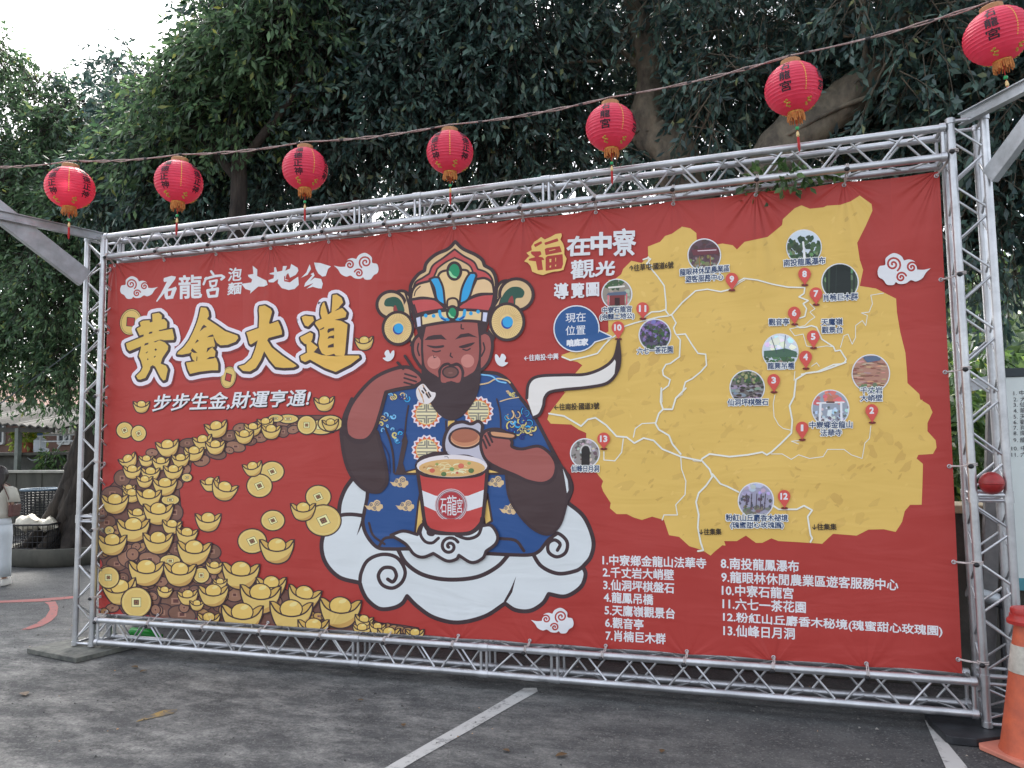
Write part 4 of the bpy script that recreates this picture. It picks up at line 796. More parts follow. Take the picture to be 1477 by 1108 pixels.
# ------------------------------------------------------------------ aluminium truss frame
TRAD = .0245; HS = .095
def truss(name, label, a, b, e1, e2, pitch, posts=(), cross=False):
    """box truss from a to b; e1, e2 half-widths across"""
    a, b, e1, e2 = Vector(a), Vector(b), Vector(e1), Vector(e2); d = (b-a); L = d.length; d.normalize()
    t = thing(name, label, 'truss'); t.location = a
    O = a
    def P(s, u, v): return a+d*s+e1*u+e2*v-O
    for u, v in ((-1,-1),(1,-1),(1,1),(-1,1)):
        c = MB(); c.tube([P(0,u,v), P(L,u,v)], TRAD, 18); c.build('chord_tube', ALU, t, True)
    spans = {}
    stops = [0.0]+sorted(posts)+[L]
    for f, (c0, c1) in enumerate((((-1,-1),(1,-1)), ((-1,1),(1,1)), ((-1,-1),(-1,1)), ((1,-1),(1,1)))):
        for s0, s1 in zip(stops[:-1], stops[1:]):
            lc = spans.setdefault(s0, MB()); l = s1-s0; m_ = max(1, int(round((l-.06)/pitch))); q = (l-.07)/m_
            for i in range(m_):
                x = s0+.035+i*q; r = TRAD*.8
                A, B = (c0, c1) if (f % 2 == 0 or not cross) else (c1, c0)
                A0, B0, A1 = P(x+.015, *A), P(x+q/2-.012, *B), P(x+q-.015, *A); B1 = P(x+q/2+.012, *B)
                for p0, p1 in ((A0, B0), (B1, A1)):
                    w_ = (p1-p0).normalized(); lc.tube([p0+w_*r, p1-w_*r], .0078, 8, False)
    for lc in spans.values(): lc.build('lacing', ALU, t, True)
    for s in (.02, L-.02):
        ep = MB()
        for p, q_ in (((-1,-1),(1,-1)), ((1,-1),(1,1)), ((1,1),(-1,1)), ((-1,1),(-1,-1))): ep.tube([P(s,*p), P(s,*q_)], .012, 8, False)
        for u, v in ((-1,-1),(1,-1),(1,1),(-1,1)): ep.tube([P(s-.016,u,v), P(s+.016,u,v)], TRAD+.006, 16)
        ep.build('end_frame', ALU, t, True)
    for s in posts:
        cp = MB()
        for ds in (-.022, .022):
            for p, q_ in (((-1,-1),(1,-1)), ((1,-1),(1,1)), ((1,1),(-1,1)), ((-1,1),(-1,-1))): cp.tube([P(s+ds,*p), P(s+ds,*q_)], .011, 8, False)
        for u, v in ((-1,-1),(1,-1),(1,1),(-1,1)): cp.tube([P(s-.035,u,v), P(s+.035,u,v)], TRAD+.005, 16)
        cp.build('coupling', ALU, t, True)
    return t
TXL, TXR = -3.515, 3.622
X0, X1 = TXL+HS+.035, TXR-HS-.035
def sx(px, py): return at(px, py, -HS)[0]-X0
truss('truss_beam', 'silver truss beam along the top edge of the red banner', (X0, 0, 3.655), (X1, 0, 3.690), (0,0,HS), (0,HS,0), .36, [sx(515,290), sx(602,280), sx(787,250)])
truss('truss_beam', 'silver truss beam lying along the ground under the red banner', (X0, 0, .192), (X1, 0, .222), (0,0,HS), (0,HS,0), .36, [sx(513,935), sx(698,955), sx(800,965)], True)
truss('truss_tower', 'silver truss tower upright at the left end of the red banner', (TXL-.012, 0, .052), (TXL+.02, 0, 3.76), (HS,0,0), (0,HS,0), .36, [1.12])
truss('truss_tower', 'silver truss tower upright at the right end, holding a red ball', (TXR+.008, 0, .052), (TXR-.008, 0, 3.84), (HS,0,0), (0,HS,0), .40, [.28, at(1431,717,-.095)[2]-.052])
# cords that tie the cloth to the frame
def tie(p, q, r0):
    t = MB(); t.tube([p, [(a+b)/2 for a, b in zip(p, q)], q], .0045, 6); t2 = [(q[0]+r0[0]*math.cos(a)*.03+0, q[1]+r0[1]*math.sin(a)*.03, q[2]+r0[2]*math.cos(a)*.03) for a in [i*math.pi/5 for i in range(10)]]
    return t, t2
def add_tie(p, q, mode):
    t = MB(); p = Vector(p); q = Vector(q)
    t.tube([p, (p+q)/2+Vector((0,0,-.004)), q], .0042, 6); t.tube([p+Vector((.006,0,.004)), (p+q)/2+Vector((.012,-.004,0)), q+Vector((.008,0,0))], .0036, 6)
    R_ = TRAD+.005
    C = [Vector((math.cos(a), math.sin(a), 0)) for a in [2*math.pi*i/12 for i in range(12)]]
    for off in (0, .011):
        if mode == 'x': pts = [q+Vector((off, c.x*R_, c.y*R_)) for c in C]
        else: pts = [q+Vector((c.x*R_, c.y*R_, off)) for c in C]
        t.tube(pts, .0042, 6, False, closed=True)
    o = t.build('tie_cord', CORD, banner, True)
    k = MB(); k.ball(q+Vector((0, -R_-.004, -R_*.5)) if mode == 'x' else q+Vector((-R_*.4, -R_-.002, -.006)), .015, 5, sq=(1.2,.8,1)); k.build('toggle', BLACKP, o, True)
    gm = MB(); gm.tube([(p[0]+.011*math.cos(2*math.pi*i/12), -.003, p[2]+.011*math.sin(2*math.pi*i/12)) for i in range(12)], .0035, 6, False, closed=True); gm.build('grommet', ALU, banner, True)
i = 0
while TIE0+i*TIES < 3.40:
    x = TIE0+i*TIES; f = (x-X0)/(X1-X0)
    zt = tlp[2]+(trp[2]-tlp[2])*(x-tlp[0])/(trp[0]-tlp[0]); zb = blp[2]+(brp[2]-blp[2])*(x-blp[0])/(brp[0]-blp[0])
    add_tie((x, -.002, zt-.022), (x+.01, -HS, 3.655-HS+.035*f), 'x')
    add_tie((x, -.002, zb+.022), (x-.01, -HS, .192+HS+.03*f), 'x'); i += 1
for j in range(6):
    z = .42+j*.60
    if j < 5: add_tie((trp[0]+(brp[0]-trp[0])*(trp[2]-z)/3.2-.02, -.002, z), (TXR-HS+.004, -HS, z+.01), 'z')
    add_tie((tlp[0]+(blp[0]-tlp[0])*(tlp[2]-z-.05)/3.2+.02, -.002, z+.05), (TXL+HS, -HS, z+.06), 'z')
add_tie((trp[0]-.02, -.002, trp[2]-.03), (TXR-HS, -HS, 3.62), 'z')

# base plates under the towers
def plate(label, pts, h, m, name='base_plate'):
    V = [gz(*p) for p in pts] if len(pts[0]) == 2 else pts
    k = MB(); n = len(V); k.add([(v[0], v[1], .004) for v in V]+[(v[0], v[1], h) for v in V], [tuple(range(n)), tuple(range(n, 2*n))]+[(i, (i+1) % n, n+(i+1) % n, n+i) for i in range(n)])
    o = k.build(name, m, bevel=.004); bm = bmesh.new(); bm.from_mesh(o.data); bmesh.ops.recalc_face_normals(bm, faces=bm.faces); bm.to_mesh(o.data); bm.free()
    tag(o, label, 'base plate'); return o
OLDPLATE = mat('flaking_painted_board', (.055,.058,.055), .8, 0, .3, 9, .4, 30, col2=(.20,.20,.17))
plate('worn black board with flaking paint under the left truss tower', [(-3.98,-.30),(-3.28,-.43),(-3.12,.30),(-3.85,.38)] and [(-3.97,-.28,0),(-3.27,-.40,0),(-3.10,.30,0),(-3.80,.42,0)], .045, OLDPLATE)
plate('smooth black steel plate under the right truss tower', [(3.23,.12,0),(3.228,.0,0),(3.27,-.285,0),(3.30,-.31,0),(3.43,-.305,0),(3.76,-.115,0),(3.82,.30,0),(3.25,.34,0)], .05, DARKSTEEL)
# ------------------------------------------------------------------ steel brackets on the towers
def bracket(label, a, b, c, d, w_beam, w_brace, dirv):
    t = thing('steel_bracket', label, 'bracket', a)
    A, B, C_, D = [Vector(p)-Vector(a) for p in (a, b, c, d)]
    k = MB(); k.beam(A, B, .05, .006); k.beam(A+Vector((0,0,-.035)), B+Vector((0,0,-.035)), .006, .07)
    k.beam(A+Vector((0,0,-.07)), B+Vector((0,0,-.07)), .05, .006); k.build('channel_beam', GALV, t)
    k = MB(); k.beam(C_, D, .05, w_brace); k.build('diagonal_brace', GALV, t, bevel=.004)
    return t
def on_plane(a, b, px, py, off=0.0):
    """where the line of sight through a photo point meets the upright plane through a and b"""
    a = np.array(a, float); n = np.cross(np.array(b)-a, [0, 0, 1.0]); n /= np.linalg.norm(n); a = a+n*off; d = ray(px, py); return CAM+d*(np.dot(a-CAM, n)/np.dot(d, n))
aL = (-3.47, -.05, 3.80); bL = gz(-60, 291, 3.80)
bracket('galvanised steel bracket reaching out from the top of the left tower', aL, bL, on_plane(aL, bL, 122, 402, .04), on_plane(aL, bL, -40, 276, .04), .05, .17, None)
aR = (3.60, -.02, 3.885); bR = gz(1570, 68, 3.885)
bracket('galvanised steel bracket reaching out from the top of the right tower', aR, bR, on_plane(aR, bR, 1428, 255, -.04), on_plane(aR, bR, 1520, 132, -.04), .05, .115, None)

# ------------------------------------------------------------------ lanterns on their wire
LRED = bpy.data.materials.new('red_lantern_silk'); LRED.use_nodes = True
t = LRED.node_tree; b = t.nodes['Principled BSDF']; b.inputs['Base Color'].default_value = (.70,.035,.055,1); b.inputs['Roughness'].default_value = .5
b.inputs['Specular IOR Level'].default_value = .6
_n = t.nodes.new('ShaderNodeTexNoise'); _n.inputs['Scale'].default_value = 30; _tc = t.nodes.new('ShaderNodeTexCoord'); t.links.new(_tc.outputs['Object'], _n.inputs['Vector'])
_r = t.nodes.new('ShaderNodeValToRGB'); _r.color_ramp.elements[0].color = (.74,.05,.11,1); _r.color_ramp.elements[1].color = (.84,.085,.165,1); t.links.new(_n.outputs[0], _r.inputs[0]); t.links.new(_r.outputs[0], b.inputs['Base Color'])
_t = t.nodes.new('ShaderNodeBsdfTranslucent'); _t.inputs[0].default_value = (.95,.10,.20,1); _m = t.nodes.new('ShaderNodeMixShader'); _m.inputs[0].default_value = .38
t.links.new(b.outputs[0], _m.inputs[1]); t.links.new(_t.outputs[0], _m.inputs[2]); t.links.new(_m.outputs[0], t.nodes['Material Output'].inputs[0])
TAN = mat('lantern_collar', (.42,.22,.10), .7, 0, .25, 30); GOLDF = mat('gold_paper', (.62,.40,.08), .4, .3, .3, 50); ORANGE = mat('orange_fringe', (.55,.22,.06), .8, 0, .3, 60); YEL = mat('yellow_thread', (.85,.55,.08), .6, 0, .1, 30)
GRN = mat('green_bead', (.03,.35,.12), .4, 0, .1, 30); CRM = mat('cream_bead', (.75,.55,.25), .5, 0, .1, 30); TRED = mat('red_tassel', (.45,.02,.02), .7, 0, .3, 60); LETTER = mat('black_brush_ink', (.012,.010,.02), .6, 0, .1, 30)
RX, RZ = .1825, .158
def rad(z): return RX*math.sqrt(max(0.02, 1-(z/RZ)**2*.90))
def surf(th, z, o=1.0):
    r = rad(z)*o; return (r*math.sin(th), -r*math.cos(th), z)
def lettering(s, th0, ztop, hgt, parent):
    k = MB(); n = len(s); step = hgt/n; w_ = .070
    for q, ch in enumerate(s):
        V, T, E = glyphs(ch); zc = ztop-step*q
        P = [surf(th0+(v[0]-.5)*w_/RX, zc-step*.08-(1-v[1])*step*.84, 1.018) for v in V]
        k.add(P, T)
        B = []
        for (i, j) in E:      # thicken the strokes like a brush
            a, c = V[i], V[j]; d = c-a; l = math.hypot(*d)
            if l < 1e-4: continue
            nn = np.array([-d[1], d[0]])/l*.022
            Q = [a+nn, c+nn, c-nn, a-nn]; k.add([surf(th0+(v[0]-.5)*w_/RX, zc-step*.08-(1-v[1])*step*.84, 1.021) for v in Q], [(0,1,2,3)])
    k.build('lettering', LETTER, parent)
def lantern(name, label, loc, sc, rz, text, group, tilt=(0,0)):
    t = thing(name, label, 'lantern', loc, group); t.rotation_euler = (tilt[0], tilt[1], rz); t.scale = (sc*(1+.02*math.sin(loc[0]*7)), sc*(1+.02*math.sin(loc[0]*11)), sc*(1+.035*math.sin(loc[0]*5)))
    k = MB(); prof = []; nn = 120
    for i in range(nn+1):
        z = -RZ+2*RZ*i/nn; prof.append((rad(z)*(1-.020*abs(math.sin(math.pi*i/nn*15))**.6+.008), z))
    k.lathe(prof, 56); body = k.build('paper_body', LRED, t, True)
    k = MB(); k.lathe([(.062,RZ-.02),(.064,RZ+.026),(.058,RZ+.03),(.05,RZ+.03),(.05,RZ-.02)], 28); k.build('top_collar', TAN, t, True)
    k = MB(); k.lathe([(.052,-RZ+.015),(.050,-RZ-.010),(.046,-RZ-.012),(.044,-RZ+.01)], 28); k.build('bottom_collar', GOLDF, t, True)
    k = MB(); R = random.Random(int(abs(loc[0])*100))
    for i in range(44):
        a = 2*math.pi*i/44+R.uniform(-.06,.06); r = .050; l = R.uniform(.04,.07); o = R.uniform(.9,1.15)
        k.tube([(r*math.cos(a), r*math.sin(a), -RZ-.005), (r*o*math.cos(a), r*o*math.sin(a), -RZ-.005-l*.6), (r*o*.97*math.cos(a+.05), r*o*.97*math.sin(a+.05), -RZ-l)], .0032, 5)
    k.build('fringe', ORANGE, t, True)
    k = MB(); k.tube([(0,0,RZ+.03),(0,0,RZ+.075)], .003, 6); k.tube([(.05,0,RZ+.02),(0,0,RZ+.07),(-.05,0,RZ+.02)], .002, 5); k.build('hanging_hook', DARKSTEEL, t)
    k = MB(); k.tube([(0,0,-RZ-.005),(0,0,-RZ-.14)], .0025, 6); ts = k.build('tassel', TRED, t, True)
    k = MB(); k.ball((0,0,-RZ-.105), .013, 6); k.build('green_bead', GRN, ts, True)
    k = MB(); k.lathe([(.002,-RZ-.125),(.007,-RZ-.13),(.011,-RZ-.155),(.003,-RZ-.165)], 10); k.build('cream_bead', CRM, ts, True)
    k = MB(); k.lathe([(.004,-RZ-.16),(.009,-RZ-.17),(.008,-RZ-.20),(.010,-RZ-.225),(.006,-RZ-.25),(.001,-RZ-.262)], 9); k.build('thread_tuft', TRED, ts, True)
    # yellow dashed seam, gold flower emblems by the lower collar
    k = MB()
    for i in range(15):
        z = RZ*.80-i*RZ*1.32/15; k.add([surf(.30+dx, z+dz, 1.012) for dx, dz in ((-.018,0),(.018,0),(.018,-.0075),(-.018,-.0075))], [(0,1,2,3)])
    k.build('yellow_seam', YEL, t)
    for a0 in (-.55, .62, 2.0, 3.6):
        k = MB()
        for q in range(5):
            a = 2*math.pi*q/5; k.ball(surf(a0+.10*math.cos(a), -RZ*.80+.016*math.sin(a), 1.0), .009, 4, sq=(1,1,.8))
        k.ball(surf(a0, -RZ*.8, 1.02), .007, 4); k.build('gold_flower', GOLDF, t, True)
    for th in (-.42, 1.05, 2.6, 4.2): lettering(text, th, RZ*.86, RZ*1.5 if len(text) > 3 else RZ*1.32, t)
    return t
LG = 'red lanterns strung on the wire above the banner'
WD = lambda px: 1/(.150+(px-100)/1340*.056)
LAN = [(101,271,64,'福德正神',-.10,'leftmost red lantern on the wire, hanging over the left steel bracket',(.0,.0)),
       (258,263,66,'福德正神',.05,'red lantern second from the left on the wire, near the left end of the truss',(.0,.03)),
       (440,244,65,'福德正神',.35,'red lantern third from the left, left of the cartoon figure\'s crown',(.0,.0)),
       (649,220,66,'福德正神',-.05,'middle red lantern of the row, right above the crown of the cartoon figure',(.0,.0)),
       (881,184,72,'石龍宮',.45,'red lantern fifth from the left, beside the thick forked tree trunk',(.0,.0)),
       (1144,128,80,'石龍宮',.40,'red lantern second from the right, above the yellow map',(.03,-.06)),
       (1438,52,86,'石龍宮',.55,'rightmost and largest red lantern, hanging above the right tower',(.05,-.14))]
hooks = []
for (x, y, w_, s, rz, lab, tl) in LAN:
    d = WD(x); p = atd(x, y, d); sc = w_*d/1110/(2*RX)
    head = math.atan2(CAM[0]-p[0], -(CAM[1]-p[1]))           # turn the lettered side towards the visitor
    lantern('paper_lantern', lab, tuple(p), sc, head+rz-.25, s, LG, tl)
    hooks.append((x, p+np.array([0,0,(RZ+.07)*sc])))
WIRE = mat('twisted_wire', (.34,.24,.22), .6, 0, .4, 60); WIRE2 = mat('black_tape', (.03,.03,.03), .6, 0, .2, 50)
wp = [atd(-120, 243, WD(-120)), atd(-20, 241, WD(-20))]+[h for _, h in hooks]+[atd(1520, -14, WD(1520)), atd(1640, -40, WD(1640))]
wp = catmull([(0,0)]*2) and wp
pts = []
for i in range(len(wp)-1):
    a, b = np.array(wp[i]), np.array(wp[i+1]); L = np.linalg.norm(b-a)
    for j in range(16):
        t_ = j/16; p = a+(b-a)*t_; p = p+np.array([0,0,-.022*L*4*t_*(1-t_)]); pts.append(p)
pts.append(wp[-1])
wire = thing('lantern_wire', 'twisted electric wire carrying the row of red lanterns', 'wire', tuple(pts[0]))
R = random.Random(3)
for ph in (0, math.pi):
    k = MB(); q = []
    for i, p in enumerate(pts):
        wv = .005+.004*math.sin(i*.37); q.append(Vector(p)+Vector((0, wv*math.sin(i*1.1+ph), wv*math.cos(i*1.1+ph)))-Vector(pts[0]))
    k.tube(q, .0048, 6); k.build('strand', WIRE, wire, True)
k = MB()
for i in range(3, len(pts)-3, 5): k.tube([Vector(pts[i])-Vector(pts[0]), Vector(pts[i+1])*.4+Vector(pts[i])*.6-Vector(pts[0])], .0105, 7)
k.build('tape_wraps', WIRE2, wire, True)

# red ball sitting in the right tower
RB = mat('red_plastic_ball', (.30,.018,.018), .35, 0, .25, 12)
p = at(1430, 697, -.105); rb = thing('plastic_ball', 'dark red plastic ball lodged between the tubes of the right tower', 'ball', tuple(p))
k = MB(); k.ball((0,0,0), .070, 14); k.build('shell', RB, rb, True); k = MB(); k.lathe([(.0705,-.004),(.0725,0),(.0705,.004)], 28); k.build('seam', RB, rb, True)
k = MB(); k.tube([(-.115,.0,-.073),(.10,0,-.073)], .010, 8); o = k.build('cross_bar', ALU, rb, True)

# traffic cone
COR = mat('orange_cone_plastic', (.62,.13,.055), .55, 0, .0, 9, .1, 40, col2=(.40,.085,.045), detail=14); CWH = mat('white_reflective_band', (.58,.55,.48), .6, 0, .0, 16, col2=(.36,.33,.28)); CRD = mat('red_cone_collar', (.42,.03,.025), .45, 0, .15, 20)
cb_ = (3.70, -.375); cone = thing('traffic_cone', 'orange traffic cone with white band and red collar', 'traffic cone', (cb_[0], cb_[1], 0.0))
hc = .80; R0, R1 = .172, .060
fr = lambda z: R0+(R1-R0)*z/hc
k = MB(); k.lathe([(fr(.05)+.012,.032),(fr(.05),.06),(fr(.50),.50)], 40); k.lathe([(fr(.655),.655),(fr(.78),.78)], 40); k.build('cone_body', COR, cone, True)
k = MB(); k.lathe([(fr(.50)+.002,.498),(fr(.50)+.004,.50),(fr(.655)+.004,.655),(fr(.655)+.001,.657)], 40); k.build('reflective_band', CWH, cone, True)
k = MB(); k.lathe([(.066,.775),(.098,.78),(.100,.80),(.086,.815),(.084,.835),(.078,.838),(.080,.86),(.074,.872),(.05,.876),(.001,.876)], 40); k.build('collar', CRD, cone, True)
k = MB(); s = .205; k.add([(sx_*s, sy*s, z) for z in (.004,.034) for sx_, sy in ((-1,-.86),(-.86,-1),(.86,-1),(1,-.86),(1,.86),(.86,1),(-.86,1),(-1,.86))], [tuple(range(8))[::-1], tuple(range(8,16))]+[(i,(i+1)%8,8+(i+1)%8,8+i) for i in range(8)]); k.build('base', mat('faded_cone_base', (.62,.22,.15), .65, 0, .15, 7, .1, 40), cone, bevel=.006)
cone.rotation_euler = (0,0,-.96); cone.scale = (1,1,.95)

# signboard behind the right tower
sb0 = at(1446, 532, .42); sbz = at(1446, 850, .42)
sb = thing('sign_board', 'white tourist information board with a numbered list behind the right tower', 'sign board', (sb0[0], .42, 0))
SBW = mat('sign_face', (.68,.75,.73), .35, 0, .06, 1.5); SBK = mat('sign_header', (.02,.03,.035), .5, 0, .2, 10); SBG = mat('sign_footer', (.06,.25,.30), .5, 0, .1, 5)
zt, zb = sb0[2], sbz[2]; Wd_ = 1.9
k = MB(); k.box((Wd_/2, 0, (zt-.06+zb+.08)/2), (Wd_, .03, zt-.06-zb-.08)); k.build('panel', SBW, sb)
k = MB(); k.box((Wd_/2, 0, zt-.03), (Wd_+.02, .05, .06)); k.build('header_bar', SBK, sb, bevel=.004)
k = MB(); k.box((Wd_/2, 0, zb+.04), (Wd_, .034, .08)); k.build('footer_bar', SBG, sb)
for x in (.12, Wd_-.12): k = MB(); k.beam((x,.045,0), (x,.045,zt), .05, .05, (0,1,0)); k.build('leg', DARKSTEEL, sb)
k = MB()
for n_, s, y in ((1,'中寮鄉金龍山法華寺',568),(2,'大峭壁',577),(3,'仙洞坪棋盤石',585),(4,'龍鳳吊橋',593.5),(5,'天鷹嶺觀景台',602),(6,'觀音亭',610),(7,'肖楠巨木群',618),(8,'南投龍鳳瀑布',626),(9,'龍眼林休閒農業區',636),(10,'中寮石龍宮',648),(11,'六七一茶花園',657)):
    p = at(1463 if n_ < 10 else 1463, y+2.5, .39); tx = '%d. %s' % (n_, s); V, T, E = glyphs(tx); h = .034; wl = (len(s)+.55+.6*len(str(n_)))*h*1.06
    x0 = p[0]-sb0[0]-(.012 if n_ > 9 else .0)
    k.add([(x0+v[0]*wl, -.0185, p[2]+v[1]*h) for v in V], T)
k.build('list_text', LETTER, sb)
# ------------------------------------------------------------------ trees
rng = np.random.default_rng(5); DENS = 1.6
def leaves(name, C, D, L, Wf, m, parent=None, loc=(0,0,0)):
    """one mesh of folded diamond leaves: C centres, D directions"""
    n = len(C); D = D/np.linalg.norm(D, axis=1, keepdims=True)
    S = np.cross(D, rng.normal(size=(n, 3))); S /= np.linalg.norm(S, axis=1, keepdims=True)
    Nn = np.cross(D, S); L = np.broadcast_to(L, (n,))[:, None]; w_ = L*Wf
    V = np.empty((n, 4, 3)); V[:, 0] = C; V[:, 1] = C+D*L*.45+S*w_*.5-Nn*w_*.12; V[:, 2] = C+D*L-Nn*L*.06; V[:, 3] = C+D*L*.45-S*w_*.5-Nn*w_*.12
    V -= np.array(loc)
    me = bpy.data.meshes.new(name); me.vertices.add(n*4); me.vertices.foreach_set('co', V.astype(np.float32).ravel())
    base = (np.arange(n)*4)[:, None]; T = np.concatenate([base+[0,1,2], base+[0,2,3]], 1).reshape(-1, 3)
    me.loops.add(len(T)*3); me.loops.foreach_set('vertex_index', T.astype(np.int32).ravel())
    me.polygons.add(len(T)); me.polygons.foreach_set('loop_start', (np.arange(len(T))*3).astype(np.int32)); me.polygons.foreach_set('loop_total', np.full(len(T), 3, np.int32))
    me.materials.append(m); me.update(calc_edges=True); me.validate()
    o = bpy.data.objects.new(name, me); link(o, parent); return o
def sprays(blobs, per=11, tw=.42, twigs=False):
    """leaf positions and directions on drooping twigs spread through blobs (centre, radius xyz, twigs)"""
    Cs, Ds, Tw = [], [], []
    for c, r, n in blobs:
        n = int(n*DENS); u = rng.normal(size=(n, 3)); u /= np.linalg.norm(u, axis=1, keepdims=True)
        q = rng.uniform(.25, 1.0, (n, 1))**.45
        cl = np.floor((u*q)*3.1).astype(int); hsh = ((cl[:, 0]*73+cl[:, 1]*19+cl[:, 2]*131) % 7)      # thin some clumps so that gaps open
        keep = (hsh != 0) | (rng.random(n) < .55); u, q = u[keep], q[keep]; n = len(u)
        p = np.array(c)+u*q*np.array(r)
        d = u*np.array([1,1,.5])+np.array([0,0,-.75])+rng.normal(0,.45,(n,3)); d /= np.linalg.norm(d, axis=1, keepdims=True)
        tpos = rng.uniform(0, 1, (n, per)); P = p[:, None]+d[:, None]*(tpos*tw)[..., None]+np.array([0,0,-1])*(tpos**2*.10)[..., None]+rng.normal(0,.02,(n,per,3))
        dd = d[:, None]*.8+rng.normal(0,.55,(n,per,3))+np.array([0,0,-.35])
        Tw.append(np.stack([p-d*.25, p, p+d*tw*.5+np.array([0,0,-.025]), p+d*tw+np.array([0,0,-.10])], 1)); Cs.append(P.reshape(-1, 3)); Ds.append(dd.reshape(-1, 3))
    if twigs: return np.concatenate(Cs), np.concatenate(Ds), np.concatenate(Tw)
    return np.concatenate(Cs), np.concatenate(Ds)
def twigmesh(name, Tw, m, parent, loc):
    n = len(Tw); A = rng.normal(size=(n, 1, 3)); d = (Tw[:, 3]-Tw[:, 0])[:, None]; d = d/np.linalg.norm(d, axis=2, keepdims=True); s1 = np.cross(d, A); s1 /= np.linalg.norm(s1, axis=2, keepdims=True); s2 = np.cross(d, s1)
    R_ = np.array([.007,.005,.0035,.0015])[None, :, None]; a = [0, 2.094, 4.189]
    V = np.stack([Tw+R_*(s1*math.cos(t)+s2*math.sin(t)) for t in a], 2).reshape(n, 12, 3)-np.array(loc)
    Q = np.array([(i*3+j, i*3+(j+1) % 3, i*3+3+(j+1) % 3, i*3+3+j) for i in range(3) for j in range(3)]); F = (np.arange(n)*12)[:, None, None]+Q[None]
    me = bpy.data.meshes.new(name); me.vertices.add(n*12); me.vertices.foreach_set('co', V.astype(np.float32).ravel()); F = F.reshape(-1, 4)
    me.loops.add(len(F)*4); me.loops.foreach_set('vertex_index', F.astype(np.int32).ravel()); me.polygons.add(len(F)); me.polygons.foreach_set('loop_start', (np.arange(len(F))*4).astype(np.int32)); me.polygons.foreach_set('loop_total', np.full(len(F), 4, np.int32))
    me.materials.append(m); me.update(calc_edges=True); o = bpy.data.objects.new(name, me); link(o, parent); return o
BARK = mat('grey_bark', (.23,.195,.14), .92, 0, .4, 6, 1.0, 11, col2=(.055,.048,.040), stretch=(1,1,.55), detail=12)
DBARK = mat('dark_bark', (.065,.052,.042), .95, 0, .4, 9, 1.0, 22, col2=(.014,.012,.011), stretch=(1,1,.22), detail=12)
LEAF = leafmat('banyan_leaves', (.020,.048,.052), (.085,.150,.120), .22, .36)  # bluish haze over the canopy is mixed into this leaf colour
LEAFL = leafmat('backlight_tinted_leaves', (.026,.064,.034), (.100,.180,.085), .42)  # lighter copy of the banyan leaves, backlight put into its colour
LEAFB = leafmat('shrub_leaves', (.02,.06,.018), (.085,.16,.045), .35)
def limb(k, pts, rad, n=14, gn=.12, seed=0):
    """tapered, slightly lumpy limb"""
    R = random.Random(seed); P = catmull3(pts, 9); r = np.interp(np.linspace(0, 1, len(P)), np.linspace(0, 1, len(rad)), rad)
    b0 = len(k.v); k.tube(P, [v*(1+R.uniform(-gn, gn)) for v in r], n, True)
    if r[0] > .1:      # knots and ridges
        for q in range(b0, len(k.v)):
            i = min((q-b0)//n, len(P)-1); c = P[i]; v = np.array(k.v[q]); a = (q-b0) % n; f = 1+.10*math.sin(3*a*2*math.pi/n+i*.35)+R.uniform(-.06,.06); k.v[q] = tuple(c+(v-c)*f)
def catmull3(P, n):
    P = [np.array(p, float) for p in P]; o = []
    for i in range(len(P)-1):
        p1, p2 = P[i], P[i+1]; p0 = P[i-1] if i else 2*p1-p2; p3 = P[i+2] if i+2 < len(P) else 2*p2-p1
        for j in range(n):
            t = j/n; o.append(.5*(2*p1+(-p0+p2)*t+(2*p0-5*p1+4*p2-p3)*t*t+(-p0+3*p1-3*p2+p3)*t**3))
    o.append(P[-1]); return o
def tree(label, base, trunks, blobs, m, bark, L=.108, per=13, twigs=(), dens=1.0):
    blobs = [(c, r, n*dens) for c, r, n in blobs]
    t = thing('banyan_tree', label, 'tree', tuple(base), 'trees behind the banner'); b = np.array(base, float)
    k = MB()
    for i, (pts, rad) in enumerate(trunks): limb(k, [np.array(p)-b for p in pts], rad, 22, .08, i)
    k.build('trunk', bark, t, True)
    if twigs:
        k = MB()
        for i, (pts, rad) in enumerate(twigs): limb(k, [np.array(p)-b for p in pts], rad, 7, .1, i)
        k.build('bare_branches', bark, t, True)
    C, D, TW = sprays(blobs, per, twigs=True); twigmesh('twigs', TW, bark, t, b); leaves('crown', C, D, rng.uniform(.7, 1.25, len(C))*L, .36, m, t, b)
    return t
def B(px, py, Y, r, n, sq=(1,1,.9)): return (at(px, py, Y), (r*sq[0], r*sq[1], r*sq[2]), n)
A_ = lambda px, py, Y: tuple(at(px, py, Y))

# old tree in the planter, at the left
pc = gz(108, 806); pb = (pc[0], pc[1], .12)
gt = [([(pb[0]+.0,pb[1],.05), A_(118,735,pb[1]), A_(136,660,pb[1]), A_(160,560,pb[1]-.1), A_(172,430,pb[1]-.2), A_(150,300,pb[1]-.3)], [.50,.40,.33,.27,.22,.14])]
R = random.Random(8)
for i in range(11):       # root strands that run down the trunk and flare out
    a = 2*math.pi*i/11+R.uniform(-.2,.2); f = R.uniform(.62,.85)
    gt.append(([(pb[0]+f*math.cos(a)*1.0, pb[1]+f*math.sin(a), .14), (pb[0]+.42*math.cos(a+.2), pb[1]+.42*math.sin(a+.2), .55), tuple(np.array(A_(130,690,pb[1]))+np.array([.30*math.cos(a+.4), .30*math.sin(a+.4), 0])), tuple(np.array(A_(148,610,pb[1]))+np.array([.24*math.cos(a+.7), .24*math.sin(a+.7), 0])), tuple(np.array(A_(166,500,pb[1]-.15))+np.array([.16*math.cos(a+1), .16*math.sin(a+1), 0]))], [R.uniform(.05,.09),R.uniform(.09,.15),.12,.09,.04]))
